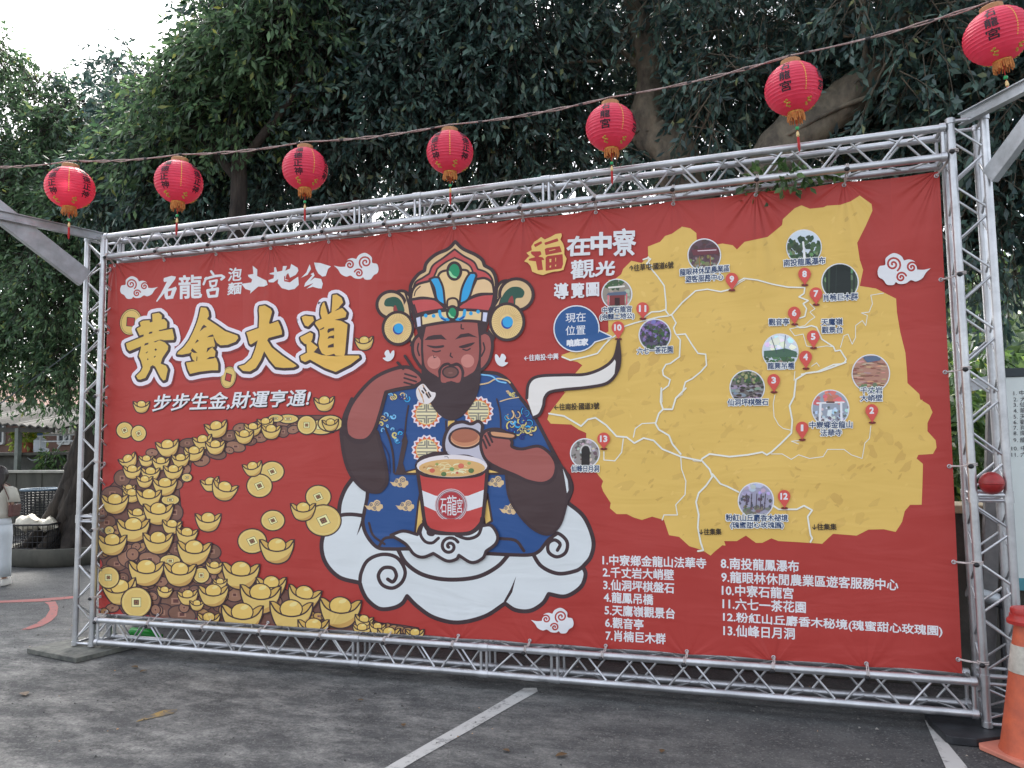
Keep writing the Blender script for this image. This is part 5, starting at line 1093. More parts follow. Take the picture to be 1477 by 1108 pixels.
gt += [([A_(170,450,pb[1]-.2), A_(80,330,pb[1]-.4), A_(20,220,pb[1]-.4)], [.16,.10,.05]), ([A_(170,430,pb[1]-.2), A_(220,330,pb[1]-.2), A_(300,220,pb[1])], [.15,.09,.05])]
tree('old banyan with gnarled roots standing in the round planter at the left', pb, gt,
     [B(-10,90,4.2,.55,130), B(62,135,4.2,.42,80), B(110,175,4.0,.5,90), B(15,210,4.0,1.0,360), B(70,300,3.8,1.1,420), B(20,400,3.6,1.0,330), B(95,420,3.4,.85,300), B(30,500,3.6,.75,240), B(105,530,3.6,.6,150), B(-60,250,3.8,1.4,420), B(-80,60,4.2,.8,200), B(-20,330,3.9,.7,150), B(150,300,3.6,.9,360), B(-60,480,3.6,.9,200), B(110,230,4.2,.9,300)], LEAFL, DBARK)
# the dense mass behind the left half of the banner
b1 = (at(500,330,3.2)[0], 3.2, 0)
tree('dark dense banyan behind the left half of the banner, thin black trunk', b1,
     [([b1, A_(505,520,3.2), A_(508,330,3.2), A_(500,240,3.2), A_(470,120,3.2)], [.26,.2,.13,.11,.06]), ([A_(506,300,3.2), A_(560,220,3.0), A_(640,130,2.8)], [.09,.06,.03])],
     [B(240,190,3.2,.95,360), B(300,260,2.8,.95,380), B(200,270,3.0,.8,280), B(350,130,3.8,.9,330), B(310,180,3.6,.9,330), B(420,190,2.8,1.0,420), B(455,60,2.6,.95,400), B(560,30,2.4,1.0,440), B(545,150,2.6,1.0,420), B(640,80,2.4,.95,400), B(660,190,3.0,.9,300), B(740,40,2.4,1.0,420), B(740,150,2.8,.95,330), B(560,260,3.4,.8,150), B(400,270,3.0,.8,220), B(690,270,3.6,.8,150), B(380,20,3.0,.9,330), B(800,-60,2.4,1.2,320), B(520,-90,2.4,1.3,340), B(300,330,3.2,.7,150), B(640,-100,2.2,1.2,300), B(400,-80,3.0,1.1,220), B(185,105,4.0,.45,80), B(130,140,4.4,.5,70)], LEAF, DBARK, dens=.9)  # clumps above the view are added to block light
# separate banyan for the backlit part of that crown; backlight put into leaf colour
b4 = (at(330,420,1.9)[0], 1.9, 0)
tree('lighter green leafy banyan at the upper left, lit through from behind', b4,
     [([b4, A_(335,420,1.9), A_(345,250,1.9), A_(330,120,1.9)], [.14,.11,.08,.04]), ([A_(344,260,1.9), A_(270,170,1.8), A_(240,110,1.7)], [.06,.04,.02]), ([A_(344,240,1.9), A_(420,140,1.7), A_(450,60,1.6)], [.06,.04,.02])],
     [B(300,110,2.0,.5,100), B(330,60,2.0,.5,110), B(270,160,2.0,.7,170), B(370,70,1.8,.7,190), B(430,20,1.6,.7,190), B(340,160,2.0,.6,130), B(240,220,2.2,.6,110), B(190,210,2.6,.5,90), B(420,-60,1.6,.8,160)], LEAFL, DBARK)
# forked trunk right of the middle
b2 = (at(985,230,2.6)[0], 2.6, 0)
tree('banyan with thick pale forked trunk rising behind the middle of the banner', b2,
     [([b2, A_(1010,420,2.6), A_(975,235,2.6), A_(935,185,2.6), A_(936,110,2.6), A_(925,40,2.6), A_(900,-60,2.6)], [.30,.26,.22,.19,.135,.115,.09]), ([A_(925,190,2.6), A_(915,172,2.55), A_(908,160,2.55)], [.15,.10,.03])],
     [B(850,70,3.8,.9,230), B(995,40,3.8,1.0,420), B(1010,150,3.7,.85,240), B(1080,70,2.8,1.0,400), B(870,200,3.4,.8,230), B(800,220,3.4,.85,260), B(1060,180,3.4,.8,190), B(950,-60,2.4,1.2,330), B(1000,230,3.4,.7,140), B(1110,-70,2.6,1.2,330), B(895,240,2.1,.25,10), B(1010,185,2.0,.25,14), B(1030,120,2.2,.4,34)], LEAF, BARK, dens=.66,
     twigs=[([A_(930,100,2.6), A_(880,60,2.5), A_(820,10,2.4)], [.035,.022,.01]), ([A_(930,95,2.6), A_(870,88,2.4), A_(800,92,2.2)], [.03,.02,.008]), ([A_(934,110,2.6), A_(985,50,2.5), A_(1020,-10,2.4)], [.035,.02,.01]), ([A_(925,75,2.6), A_(860,30,2.4), A_(835,-20,2.3)], [.03,.018,.008]), ([A_(905,40,2.6), A_(850,75,2.4), A_(815,60,2.2)], [.02,.012,.006]), ([A_(960,110,2.6), A_(1000,85,2.5), A_(1015,60,2.4)], [.02,.012,.006])])
# leaning trunk at the right
b3 = (at(1075,260,2.2)[0], 2.2, 0)
tree('banyan with broad leaning trunk behind the right half of the banner', b3,
     [([b3, A_(1085,430,2.2), A_(1120,230,2.2), A_(1215,150,2.2), A_(1290,75,2.2), A_(1330,-20,2.2)], [.32,.29,.24,.19,.15,.11]), ([A_(1252,130,2.1), A_(1248,60,2.05), A_(1243,-20,2.0)], [.035,.030,.026]), ([A_(1100,215,2.0), A_(1190,165,2.0), A_(1250,140,2.0)], [.02,.02,.02])],
     [B(1170,70,3.0,.8,240), B(1190,150,3.4,.75,190), B(1290,30,2.6,.9,330), B(1330,140,2.8,.85,300), B(1420,120,2.4,.85,320), B(1460,240,2.2,.7,200), B(1400,280,2.6,.7,170), B(1370,210,2.6,.7,190), B(1240,210,3.4,.7,120), B(1440,20,2.4,1.0,330), B(1300,-80,2.2,1.2,330), B(1440,360,2.4,.55,90), B(1395,370,2.6,.5,80), B(1480,-60,2.0,1.1,250), B(1520,180,2.2,.9,200), B(1260,100,3.2,.8,200), B(1225,40,1.7,.30,9), B(1310,110,1.7,.30,10), B(1190,225,1.8,.2,5), B(1350,60,1.6,.4,22)], LEAF, BARK, dens=.62,
     twigs=[([A_(1330,60,2.2), A_(1390,45,2.1), A_(1440,60,2.0)], [.02,.014,.007]), ([A_(1310,50,2.2), A_(1370,80,2.1), A_(1410,110,2.0)], [.018,.012,.006]), ([A_(1180,20,2.3), A_(1205,50,2.2), A_(1245,50,2.1)], [.02,.018,.016]), ([A_(1200,-10,2.3), A_(1230,20,2.2), A_(1262,28,2.1)], [.016,.014,.012])])
# creeper that hangs through the top truss
C, D = sprays([(at(1130,248,.02), (.28,.08,.09), 22)], 8, .09)
cr = thing('creeper', 'green leafy creeper caught in the top truss above the map', 'plant', tuple(at(1130,248,.02)))
leaves('leaves', C, D, rng.uniform(.05,.085,len(C)), .5, LEAFB, cr, at(1130,248,.02))
k = MB(); o = at(1130,248,.02); k.tube([np.array(A_(1085,270,.05))-o, np.array(A_(1120,245,.03))-o, np.array(A_(1170,250,.03))-o], .004, 5); k.build('stem', DBARK, cr)

# ------------------------------------------------------------------ planter, walls, yard behind the left tower
CONC = mat('old_concrete', (.095,.092,.076), .9, 0, .3, 3, .4, 18, col2=(.05,.05,.042), stretch=(1,1,.36)); DCONC = mat('dark_concrete', (.085,.085,.075), .95, 0, .35, 4, .4, 16)  # both plain dark greys, mottled at random
SOIL = mat('planter_soil', (.05,.035,.022), .95, 0, .4, 14, .7, 40)
pl = thing('round_planter', 'low round concrete planter ring around the old banyan', 'planter', (pb[0], pb[1], 0))
k = MB(); k.lathe([(.90,0),(.96,.05),(.98,.22),(.95,.27),(.84,.27),(.82,.16)], 48, wob=lambda a, z: 1+.012*math.sin(5*a)); k.build('ring', CONC, pl, True)
k = MB(); k.lathe([(.83,.17),(.5,.20),(.01,.21)], 32); k.build('soil', SOIL, pl, True)
def block(name, label, cat, px0, py0, px1, py1, Y, dep, m, ground=False, bevel=.01):
    a = at(px0, py1, Y); b = at(px1, py0, Y); z0 = 0 if ground else a[2]
    k = MB(); k.box(((b[0]-a[0])/2, dep/2, (b[2]-z0)/2), (b[0]-a[0], dep, b[2]-z0)); t = thing(name, label, cat, (a[0], Y, z0)); k.build('body', m, t, bevel=bevel); return t, b[0]-a[0], b[2]-z0
wl, ww, wh = block('concrete_wall', 'low stained concrete yard wall with a pale top edge at the left', 'wall', -260, 682, 330, 800, 6.4, .2, CONC, True)
k = MB(); k.box((ww/2, .08, wh+.025), (ww+.02, .30, .05)); k.build('coping', mat('pale_coping', (.34,.33,.29), .9, 0, .25, 6), wl, bevel=.008)
k = MB()
for i in range(16): k.box((i*ww/16+.3, -.006, wh/2), (.10, .016, wh-.02))
k.build('pilaster_strips', CONC, wl)
wr, ww, wh = block('concrete_wall', 'dark retaining wall behind the right tower with tan top', 'wall', 190, 742, 1560, 990, .85, .25, DCONC, True)  # added behind the banner too, to block light and darken the gaps below
k = MB(); k.box((ww/2, .1, wh+.03), (ww+.02, .36, .06)); k.build('coping', mat('tan_coping', (.40,.33,.22), .9, 0, .2, 6), wr, bevel=.008)
# raised bed with flower pot and pipe rail
ly, lw_, lh = block('raised_bed', 'mossy concrete raised bed behind the yard wall, carrying a pot', 'raised bed', -120, 656, 118, 720, 7.2, 1.2, DCONC, False)
k = MB(); k.box((lw_/2, .45, lh+.03), (lw_+.05, 1.3, .06)); k.build('slab', CONC, ly, bevel=.008)
PIPE = mat('pale_pipe', (.55,.58,.60), .45, .2, .15, 20); RPOT = mat('terracotta_pot', (.32,.09,.05), .8, 0, .2, 10)
pr = thing('pipe_rail', 'pale metal pipe rail on the raised bed at the left', 'railing', A_(60,655,7.2))
o = np.array(A_(60,655,7.2)); k = MB()
for L_ in ([(58,652),(58,632),(62,628),(112,627)], [(62,637),(114,636)], [(62,655),(68,648),(70,648)], [(63,675),(70,648),(60,645)], [(78,654),(96,630)], [(40,660),(46,664),(62,662)]): k.tube([np.array(A_(x,y,7.15))-o for x, y in L_], .016, 8)
k.build('pipes', PIPE, pr, True)
fp = thing('flower_pot', 'terracotta pot with a yellow green plant on the raised bed', 'potted plant', A_(40,655,7.4)); o = np.array(A_(40,655,7.4))
k = MB(); k.lathe([(.01,0),(.10,0),(.14,.22),(.155,.22),(.155,.26),(.13,.26),(.12,.20)], 20); k.build('pot', RPOT, fp, True)
C, D = sprays([((o[0],o[1],o[2]+.46), (.26,.2,.22), 40)], 8, .2); leaves('foliage', C, D, .13, .35, leafmat('lime_leaves', (.12,.22,.03), (.32,.42,.06), .3), fp, o)
bs = thing('shrub', 'bright green shrub hanging over the yard wall beside the old banyan', 'shrub', A_(76,680,7.0)); o = np.array(A_(76,680,7.0))
C, D = sprays([((o[0],o[1],o[2]+.18), (.30,.25,.32), 42)], 8, .16); leaves('foliage', C, D, .11, .42, LEAFB, bs, o); k = MB(); k.tube([(0,0,-.3),(0.02,0,.1),(.05,.02,.4)], .02, 6); k.build('stem', DBARK, bs)
jc = thing('plastic_canister', 'white and blue plastic canister beside the flower pot', 'canister', A_(57,652,7.3)); k = MB(); k.lathe([(.01,0),(.11,0),(.12,.02),(.12,.26),(.05,.32),(.05,.36),(.01,.36)], 18); k.build('body', mat('white_plastic', (.6,.65,.7), .5, 0, .1, 9), jc, True); k = MB(); k.lathe([(.056,.36),(.056,.41),(.01,.41)], 14); k.build('cap', mat('blue_plastic', (.06,.14,.30), .5, 0, .1, 9), jc, True)
# lean-to roof with post
ROOF = mat('weathered_roof_sheet', (.055,.052,.046), .8, .1, .3, 5, .2, 20)
rf = thing('lean_to_roof', 'low grey lean-to roof sheet on a slim post in the yard', 'roof', A_(27,615,6.9)); o = np.array(A_(27,615,6.9))
k = MB(); V = []; n = 60; p0 = np.array(A_(-140,600,6.8)); p1 = np.array(A_(88,617,6.8)); 
for j in range(2):
    for i in range(n+1):
        q = p0+(p1-p0)*i/n; V.append(q+np.array([0, 2.2*j, .42*j+.03*math.sin(i*2.2)])-o)
V += [v-np.array([0,0,.035]) for v in V]
k.add(V, [(i, i+1, n+2+i, n+1+i) for i in range(n)]+[(2*n+2+i, 3*n+3+i, 3*n+4+i, 2*n+3+i) for i in range(n)]+[(i, 2*n+2+i, 2*n+3+i, i+1) for i in range(n)]); k.build('roof_sheet', ROOF, rf)
k = MB(); k.beam((0,0,-.04), (0,0,-o[2]), .10, .10, (0,1,0)); k.build('post', mat('grey_green_post', (.17,.19,.17), .8, 0, .2, 8), rf, bevel=.006); k = MB(); k.beam((-2.5,.0,-.02), (1.0,0,-.10), .06, .10); k.build('eave_beam', ROOF, rf)
# house behind
WALLB = mat('brown_house_wall', (.11,.06,.045), .85, 0, .25, 3, .15, 20); GLS = mat('dark_window_glass', (.05,.06,.07), .12, 0, .2, 2); TILE = mat('orange_roof_tiles', (.16,.065,.04), .8, 0, .3, 12); WFR = mat('white_window_frame', (.40,.41,.40), .5, 0, .1, 9)
a = np.array(A_(-220,700,12)); b = np.array(A_(260,575,12)); hs_ = thing('brown_house', 'brown house with white framed windows seen beneath the left trees', 'house', (a[0], 12, 0))
k = MB(); k.box(((b[0]-a[0])/2, 3, b[2]/2), (b[0]-a[0], 6, b[2])); k.build('wall', WALLB, hs_)
k = MB(); k.add([(-.5,-.6,b[2]-.1),(b[0]-a[0]+.5,-.6,b[2]-.1),(b[0]-a[0]+.5,2.8,b[2]+1.1),(-.5,2.8,b[2]+1.1),(-.5,-.6,b[2]-.2),(b[0]-a[0]+.5,-.6,b[2]-.2)], [(0,1,2,3),(4,5,1,0)]); k.build('roof', TILE, hs_)
for px0, px1 in ((-60,-30),(-10,8),(86,104),(150,180)):
    q0 = np.array(A_(px0,640,12)); q1 = np.array(A_(px1,592,12)); k = MB(); c = (q0+q1)/2; w_, h_ = q1[0]-q0[0], q1[2]-q0[2]; c = (c[0]-a[0], 0, c[2])
    for dx, dz, sx_, sz in ((-w_/2,0,.07,h_),(w_/2,0,.07,h_),(0,h_/2,w_,.07),(0,-h_/2,w_,.07),(0,0,.05,h_)): k.box((c[0]+dx, -.03, c[2]+dz), (sx_, .08+.004*abs(dx), sz))
    f_ = k.build('window', WFR, hs_); k = MB(); k.box((c[0], -.006, c[2]), (w_-.02, .03, h_-.02)); k.build('pane', GLS, f_)
bl = thing('balustrade', 'white balustrade in front of the brown house', 'balustrade', A_(64,627,9.36)); o = np.array(A_(64,627,9.36)); e = np.array(A_(150,612,9.36))-o
k = MB(); k.box((e[0]/2, 0, e[2]), (e[0]+.1, .12, .07)); k.box((e[0]/2, 0, 0), (e[0]+.1, .12, .05)); k.build('rails', WFR, bl)
k = MB()
for i in range(14): k.lathe([(.03,.02),(.05,e[2]*.3),(.025,e[2]*.7),(.04,e[2]-.03)], 8, (e[0]*(i+.5)/14, 0, 0))
k.build('balusters', WFR, bl, True)
yp = thing('yellow_post', 'yellow painted post in front of the brown house', 'post', A_(56,660,8.6)); h_ = A_(56,585,8.6)[2]-A_(56,660,8.6)[2]
k = MB(); k.tube([(0,0,-.6),(0,0,h_)], .055, 12); k.build('shaft', mat('yellow_paint', (.55,.32,.03), .6, 0, .2, 8), yp, True); k = MB(); k.ball((0,0,h_), .062, 5); k.build('cap', mat('brown_cap', (.2,.11,.04), .6, 0, .2, 8), yp, True)

# black crates and baskets by the old banyan
def lattice(k, w_, d, h, z0, nx, nz, bar=.012, taper=.92):
    for s in range(4):
        for i in range(nx+1):
            f = -1+2*i/nx; P = [(f*w_/2, -d/2), (w_/2, f*d/2), (f*w_/2, d/2), (-w_/2, f*d/2)][s]
            k.tube([(P[0]*taper, P[1]*taper, z0), (P[0], P[1], z0+h)], bar*.5, 5, False)
    for j in range(nz+1):
        q = taper+(1-taper)*j/nz; z = z0+h*j/nz; r = bar*(1.4 if j in (0, nz) else .5); c = [(-w_/2*q,-d/2*q,z),(w_/2*q,-d/2*q,z),(w_/2*q,d/2*q,z),(-w_/2*q,d/2*q,z)]
        for i in range(4): k.tube([c[i], c[(i+1)%4]], r, 6)
    k.box((0,0,z0+.01), (w_*taper, d*taper, .02))
BRIM = mat('blue_grey_rim', (.10,.15,.20), .6, 0, .2, 10); SACK = mat('white_plastic_sack', (.62,.58,.48), .45, 0, .12, 6, .5, 14)
g0 = gz(31, 818); cr_ = thing('plastic_crate', 'black lattice crate full of white sacks beside the woman', 'crate', (g0[0], g0[1]+.25, 0)); cr_.rotation_euler = (0,0,.3)
k = MB(); lattice(k, .62, .46, .62, .01, 8, 7); k.build('lattice', BLACKP, cr_)
for i, (x, y, z, r, lab) in enumerate(((-.14,0,.66,.17,'larger white plastic sack on top of the black crate'),(.15,.02,.63,.14,'smaller white plastic sack on the black crate, nearer the trunk'))):
    s_ = thing('plastic_sack', lab, 'sack', tuple(np.array(cr_.location)+np.array([x*math.cos(.3), x*math.sin(.3)+y, z-.12])))
    k = MB(); RR = random.Random(i); k.ball((0,0,.1), r, 12, sq=(1.15,.95,.75)); k.v = [(v[0]*(1+.10*math.sin(9*v[2]*10+i)), v[1]*(1+.1*math.sin(37*v[0])), v[2]+.02*math.sin(31*v[0]+23*v[1])) for v in k.v]; k.build('bag', SACK, s_, True)
    k = MB(); k.tube([(.0,0,.19),(.02,0,.215),(.04,.01,.222)], [.03,.013,.016], 8); k.build('knot', SACK, s_, True)
g1 = gz(62, 800); gx = at(57, 730, g1[1]+.75); bk = thing('mesh_basket', 'tall dark mesh basket with a blue rim standing between wall and banyan', 'basket', (gx[0], g1[1]+.75, 0)); hb = A_(62,706,g1[1]+.75)[2]
k = MB(); rr = .30
for i in range(26):
    a = 2*math.pi*i/26; k.tube([(rr*.84*math.cos(a), rr*.84*math.sin(a), .0), (rr*math.cos(a), rr*math.sin(a), hb)], .008, 5, False)
for j in range(22):
    z = hb*(j+.5)/22; q = rr*(.84+.16*z/hb); k.tube([(q*math.cos(2*math.pi*i/26), q*math.sin(2*math.pi*i/26), z) for i in range(26)], .008, 5, False, closed=True)
k.build('mesh_body', BLACKP, bk); k = MB(); k.tube([(rr*math.cos(2*math.pi*i/26), rr*math.sin(2*math.pi*i/26), hb) for i in range(26)], .022, 8, False, closed=True); k.build('rim', BRIM, bk, True)

# hillside beyond, at the right
hm = mat('hill_ground', (.05,.08,.03), .95, 0, .4, .2)
k = MB(); nx, ny = 60, 24; V = []
for j in range(ny+1):
    for i in range(nx+1):
        x = -80+260*i/nx; y = 40+110*j/ny; hgt = 27*math.exp(-((x-70)/95)**2)*(1-math.exp(-((y-36)/38)**1.6))+1.6*math.sin(x*.19)*math.cos(y*.13)+.8*math.sin(x*.41+2)
        V.append((x, y, max(-.5, hgt*(j > 0))))
k.add(V, [(j*(nx+1)+i, j*(nx+1)+i+1, (j+1)*(nx+1)+i+1, (j+1)*(nx+1)+i) for j in range(ny) for i in range(nx)]); ho = k.build('hillside', hm, None, True); tag(ho, None, None, kind='structure')
Vn = np.array(V); idx = rng.integers(0, len(Vn), 2600); P = Vn[idx]+rng.uniform(-2.2,2.2,(2600,3))*np.array([1,1,0]); P = P[(P[:,2] > .5)]
rr_ = rng.uniform(1.2, 2.8, len(P)); per = 70
u = rng.normal(size=(len(P), per, 3)); u /= np.linalg.norm(u, axis=2, keepdims=True); u[..., 2] = np.abs(u[..., 2])*.9
Cw = (P[:, None]+u*(rr_[:, None, None])*rng.uniform(.75,1,(len(P), per, 1))).reshape(-1, 3); Dw = (u+rng.normal(0,.5,u.shape)).reshape(-1, 3)
tag(leaves('hillside_woods', Cw, Dw, rng.uniform(.5,1.1,len(Cw)), .7, leafmat('far_woods_leaves', (.035,.075,.03), (.10,.16,.06), .15)), 'green wooded hillside seen between the right tower and the sign board', 'woods', None, 'stuff')
# shrubs above the retaining wall at the right
for i, (px, py, Y, r, n, lab) in enumerate(((1372,640,2.6,.55,150,'leafy green shrub just right of the banner edge, above the retaining wall'),(1400,560,3.4,.6,130,'tall loose shrub seen through the right tower'),(1440,660,3.2,.5,110,'low shrub between right tower and sign board'))):
    o = at(px, 740, Y); s_ = thing('shrub', lab, 'shrub', (o[0], Y, o[2]-.4)); C, D = sprays([(at(px, py, Y), (r*.8, r*.6, r), n)], 9, .25); leaves('foliage', C, D, .12, .42, LEAFB, s_, (o[0], Y, o[2]-.4))
    k = MB(); k.tube([(0,0,-.3),(.03,0,.4),(.0,.02,(at(px,py,Y)[2]-o[2])+.4)], [.03,.025,.012], 7); k.build('stem', DBARK, s_, True)
# stay post and pipe behind the right tower
sp = thing('stay_post', 'dull steel stay post slanting behind the right tower', 'post', A_(1408,780,.52)); o = np.array(A_(1408,780,.52))
k = MB(); k.beam(np.array(A_(1437,508,.52))-o, (0,0,-o[2]+.01), .09, .07, (0,1,0)); k.build('shaft', mat('dull_steel', (.17,.17,.17), .6, .3, .25, 9), sp, bevel=.004)
k = MB(); k.beam(np.array(A_(1400,556,.46))-o, np.array(A_(1440,548,.46))-o, .03, .08); k.build('clamp', GALV, sp)
pp = thing('steel_pipe', 'short steel pipe lying across behind the right tower foot', 'pipe', A_(1425,868,.36)); o = np.array(A_(1425,868,.36)); k = MB(); k.tube([np.array(A_(1395,852,.36))-o, np.array(A_(1442,866,.36))-o], .042, 14); k.build('tube', GALV, pp, True); k = MB(); k.tube([np.array(A_(1440,865,.36))-o, np.array(A_(1447,867,.36))-o], .052, 14); k.build('collar', DARKSTEEL, pp, True); k = MB(); k.beam((.1,.05,0), (.1,.05,-o[2]+.005), .05, .05, (0,1,0)); k.build('prop', DARKSTEEL, pp)

# green bottle, overhead cable, litter
gb = gz(222, 921); bo = thing('plastic_bottle', 'bright green plastic bottle lying behind the ground truss', 'bottle', (gb[0], .34, .062)); bo.rotation_euler = (0, math.radians(96), .25); GP = mat('green_plastic', (.01,.30,.035), .25, 0, .1, 8)
k = MB(); k.lathe([(.001,-.14),(.05,-.138),(.056,-.12),(.056,.03),(.045,.07),(.02,.12),(.02,.15)], 20); k.build('bottle_body', GP, bo, True); k = MB(); k.lathe([(.023,.14),(.023,.168),(.001,.168)], 14); k.build('cap', GP, bo, True)
ck = thing('power_cable', 'thin dark overhead cable behind the left tower', 'cable', A_(-40,612,3.0)); o = np.array(A_(-40,612,3.0)); k = MB(); k.tube([np.array(A_(x,y,3.0))-o for x, y in ((-40,612),(30,560),(80,524),(135,482),(180,448))], .009, 6); k.build('line', mat('grey_cable', (.10,.12,.13), .6, 0, .1, 9), ck, True)
DL = leafmat('dry_leaf', (.10,.055,.02), (.16,.10,.04), .1)
for i, (px, py, s, lab) in enumerate(((194,964,.07,'dry brown leaf in front of the left end of the ground truss'),(207,970,.06,'curled dark leaf beside the first, in front of the left truss end'),(35,1003,.10,'dark leaf scrap on the pale dusty asphalt at the far left'),(810,1092,.075,'rust brown leaf right of the white parking line'),(582,1048,.05,'small dark leaf left of the white parking line'),(520,1012,.04,'tiny pale scrap on the asphalt below the middle of the truss'),(955,1086,.05,'small tan leaf on the asphalt below the map'),(730,1085,.05,'small reddish scrap on the asphalt close to the white line'))):
    q = gz(px, py); k = MB(); n = 6; V = []
    for j in range(n+1):
        t_ = j/n; w_ = s*.32*math.sin(math.pi*min(.97, t_*.95+.03)); V += [(s*(t_-.5), -w_, .012+.25*w_), (s*(t_-.5), 0, .008+.006*math.sin(3*t_)), (s*(t_-.5), w_, .012+.3*w_)]
    k.add(V, [(3*j+a_, 3*j+3+a_, 3*j+4+a_, 3*j+1+a_) for j in range(n) for a_ in (0, 1)]); o = k.build('fallen_leaf', DL, None, True); o.location = (q[0], q[1], 0.0); o.rotation_euler = (0,0,i*1.3); tag(o, lab, 'leaf', 'leaves lying on the asphalt')

# grit, chips and leaf crumbs strewn over the asphalt: too many to count
n = 2600; X = rng.uniform(-7, 5, n); Y_ = -4.6+rng.uniform(0, 1, n)**.8*6.4; S_ = rng.uniform(.003, .011, n)*np.where(rng.random(n) < .06, 1.7, 1)
V = np.empty((n, 4, 3)); a = rng.uniform(0, 6.28, n)
for j in range(3): q = rng.uniform(.6, 1.2, n); V[:, j] = np.stack([X+S_*q*np.cos(a+j*2.1), Y_+S_*q*np.sin(a+j*2.1), np.full(n, .0045)], 1)
V[:, 3] = np.stack([X, Y_, .005+S_*.6], 1); F = ((np.arange(n)*4)[:, None, None]+np.array([(0,1,3),(1,2,3),(2,0,3)])[None]).reshape(-1, 3)
me = bpy.data.meshes.new('grit'); me.from_pydata(V.reshape(-1, 3).tolist(), [], F.tolist()); GR = leafmat('grit_chips', (.03,.03,.03), (.20,.19,.17), .0, .9); me.materials.append(GR); go = bpy.data.objects.new('grit', me); link(go); tag(go, 'loose grit and crumbs strewn over the asphalt', 'grit', None, 'stuff')
# ------------------------------------------------------------------ woman walking away at the left edge
SKN = mat('skin', (.50,.29,.21), .5, 0, .06, 12); HAIR = mat('dark_hair', (.018,.011,.010), .4, 0, .3, 30, .4, 90, stretch=(1,1,.1)); TOPM = mat('cream_blouse', (.48,.46,.39), .85, 0, .05, 6, .5, 9); TROU = mat('white_trousers', (.56,.60,.62), .85, 0, .05, 6, .5, 8); SHOE = mat('cream_shoes', (.62,.60,.55), .6, 0, .05, 10); BAGM = mat('brown_leather', (.10,.035,.028), .5, 0, .2, 14)
wg = gz(-6, 846); woman = thing('person', 'woman seen from behind in cream blouse and white trousers, long dark hair', 'person', (wg[0], wg[1], 0)); woman.rotation_euler = (0, 0, .35); woman.scale = (.88,.9,.96)
def skinned(name, V, E, R, m, parent, root=0, sub=2):
    me = bpy.data.meshes.new(name); me.from_pydata([tuple(v) for v in V], E, []); me.materials.append(m); o = bpy.data.objects.new(name, me); link(o, parent)
    s = o.modifiers.new('skin', 'SKIN'); s.use_smooth_shade = True
    for i, d in enumerate(me.skin_vertices[0].data):
        r = R[i]; d.radius = r if hasattr(r, '__len__') else (r, r); d.use_root = (i == root)
    u = o.modifiers.new('sub', 'SUBSURF'); u.levels = sub; u.render_levels = sub; return o
V = [(0,0,.88),(0,.01,1.05),(0,.0,1.22),(0,0,1.34),(0,.01,1.42),(0,.02,1.50),(0,.03,1.57)]; E = [(i, i+1) for i in range(6)]; Rd = [(.13,.10),(.11,.085),(.13,.09),(.10,.07),(.045,.045),(.075,.085),(.065,.075)]
def add(pts, rs, frm):
    p = frm
    for q, r in zip(pts, rs): V.append(q); Rd.append(r); E.append((p, len(V)-1)); p = len(V)-1
    return p
for s in (1, -1):
    add([(s*.09,0,.82),(s*.10,.01,.46),(s*.095,-.01+.04*s,.10),(s*.10,.07+.04*s,.035)], [.085,.055,.036,.028], 0)
    e = add([(s*.17,0,1.31),(s*.215,-.03,1.06),(s*.15,.16,.98),(s*.11,.22,.98)], [.05,.037,.026,.024], 3)
    for f in range(4): add([(s*(.11-.016*f),.26,.985-.008*f),(s*(.10-.016*f),.30-.006*abs(f-1),.975-.008*f)], [.009,.008], e)
    add([(s*.09,.24,1.01),(s*.075,.265,1.02)], [.010,.008], e)
skinned('body', V, E, Rd, SKN, woman)
def loft(name, rings, m, n=28, wr=0, parent=woman, seed=0, cap=False):
    k = MB(); VV = []; R = random.Random(seed); ph = R.uniform(0, 6)
    for (cx, cy, z, a, b) in rings:
        for j in range(n):
            t = 2*math.pi*j/n; q = 1+wr*math.sin(5*t+z*22+ph)+wr*.6*math.sin(9*t-z*31)
            VV.append((cx+a*q*math.cos(t), cy+b*q*math.sin(t), z))
    F = [(i*n+j, i*n+(j+1)%n, (i+1)*n+(j+1)%n, (i+1)*n+j) for i in range(len(rings)-1) for j in range(n)]
    if cap: F += [tuple(range(n))[::-1], tuple((len(rings)-1)*n+j for j in range(n))]
    k.add(VV, F); o = k.build(name, m, parent, True); sd = o.modifiers.new('thickness', 'SOLIDIFY'); sd.thickness = .004; return o
loft('blouse', [(0,.0,.93,.172,.135),(0,0,1.0,.165,.13),(0,0,1.10,.155,.12),(0,0,1.22,.172,.125),(0,0,1.31,.18,.115),(0,.0,1.36,.135,.095),(0,.005,1.40,.07,.065)], TOPM, wr=.018)
for s in (1, -1): loft('sleeve', [(s*.13,0,1.36,.05,.07),(s*.185,0,1.33,.065,.075),(s*.215,-.01,1.24,.075,.075),(s*.235,-.015,1.15,.082,.078)], TOPM, 18, .02)
loft('trousers_waist', [(0,0,.80,.185,.145),(0,0,.88,.182,.142),(0,0,.96,.158,.125)], TROU, wr=.01)
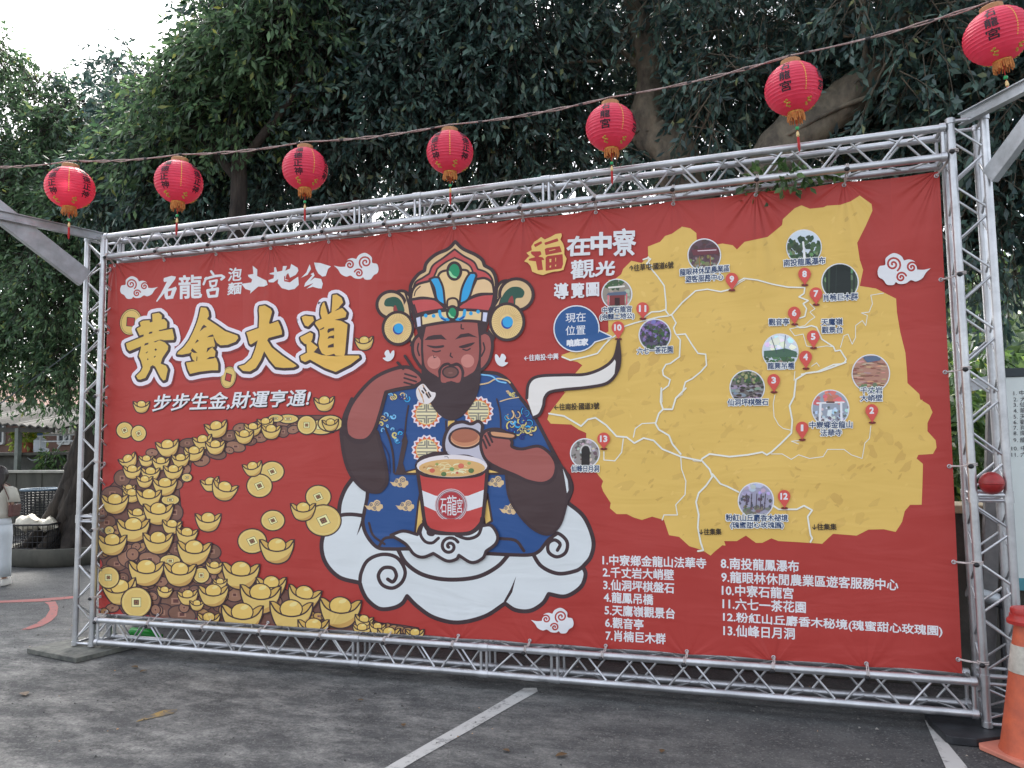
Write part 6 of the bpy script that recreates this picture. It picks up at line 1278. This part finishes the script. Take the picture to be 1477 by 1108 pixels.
for s in (1, -1): loft('trouser_leg', [(s*.10,.0+.035*s,.13,.085,.09),(s*.10,.02*s,.30,.09,.092),(s*.10,.01,.50,.095,.097),(s*.098,0,.70,.105,.118),(s*.092,0,.84,.10,.135)], TROU, 20, .015, seed=s+2)
for s in (1, -1):
    k = MB(); k.lathe([(.001,.0),(.045,.002),(.05,.03),(.042,.07),(.036,.09)], 16, (0,0,0)); k.v = [(s*.10+v[0]*.9, .04*s+.02+v[1]*2.1+(.03 if v[1] > 0 else 0)*1.0, .008+v[2]*(1.0 if v[1] < .03 else .62)) for v in k.v]; k.build('shoe', SHOE, woman, True)
k = MB(); k.ball((0,.02,1.52), .115, 12, sq=(.92,1.0,1.12)); hr = k.build('hair', HAIR, woman, True)
loft('hair_fall', [(0,-.075,1.17,.07,.02),(0,-.085,1.25,.10,.035),(0,-.075,1.36,.115,.05),(0,-.05,1.46,.112,.075),(0,-.02,1.55,.10,.09)], HAIR, 24, .03, hr, cap=True)
k = MB(); k.ball((-.03,.135,1.545), .008, 4); k.ball((.03,.135,1.545), .008, 4); k.build('eyes', HAIR, woman, True)
k = MB(); k.tube([(0,.125,1.55),(0,.145,1.51),(0,.125,1.505)], [.008,.014,.006], 8); k.build('nose', SKN, woman, True); k = MB(); k.tube([(-.022,.122,1.475),(0,.13,1.473),(.022,.122,1.475)], .006, 6); k.build('mouth', mat('lips', (.35,.10,.09), .5, 0, .1, 9), woman, True)
bg_ = thing('shoulder_bag', 'brown leather bag hanging at the woman\'s side', 'bag', (wg[0], wg[1], 0)); bg_.rotation_euler = (0, 0, .35); bg_.scale = (.88,.9,.96)
k = MB(); k.box((.215,.03,1.03), (.07,.20,.17)); k.build('pouch', BAGM, bg_, bevel=.02); k = MB(); k.box((.254,.03,1.065), (.012,.205,.10)); k.build('flap', BAGM, bg_, bevel=.006)
k = MB(); k.tube([(.215,-.06,1.11),(.20,-.11,1.24),(.12,-.10,1.385),(.06,0,1.43),(.10,.10,1.37),(.19,.13,1.22),(.215,.11,1.11)], .007, 6); k.build('strap', BAGM, bg_, True)
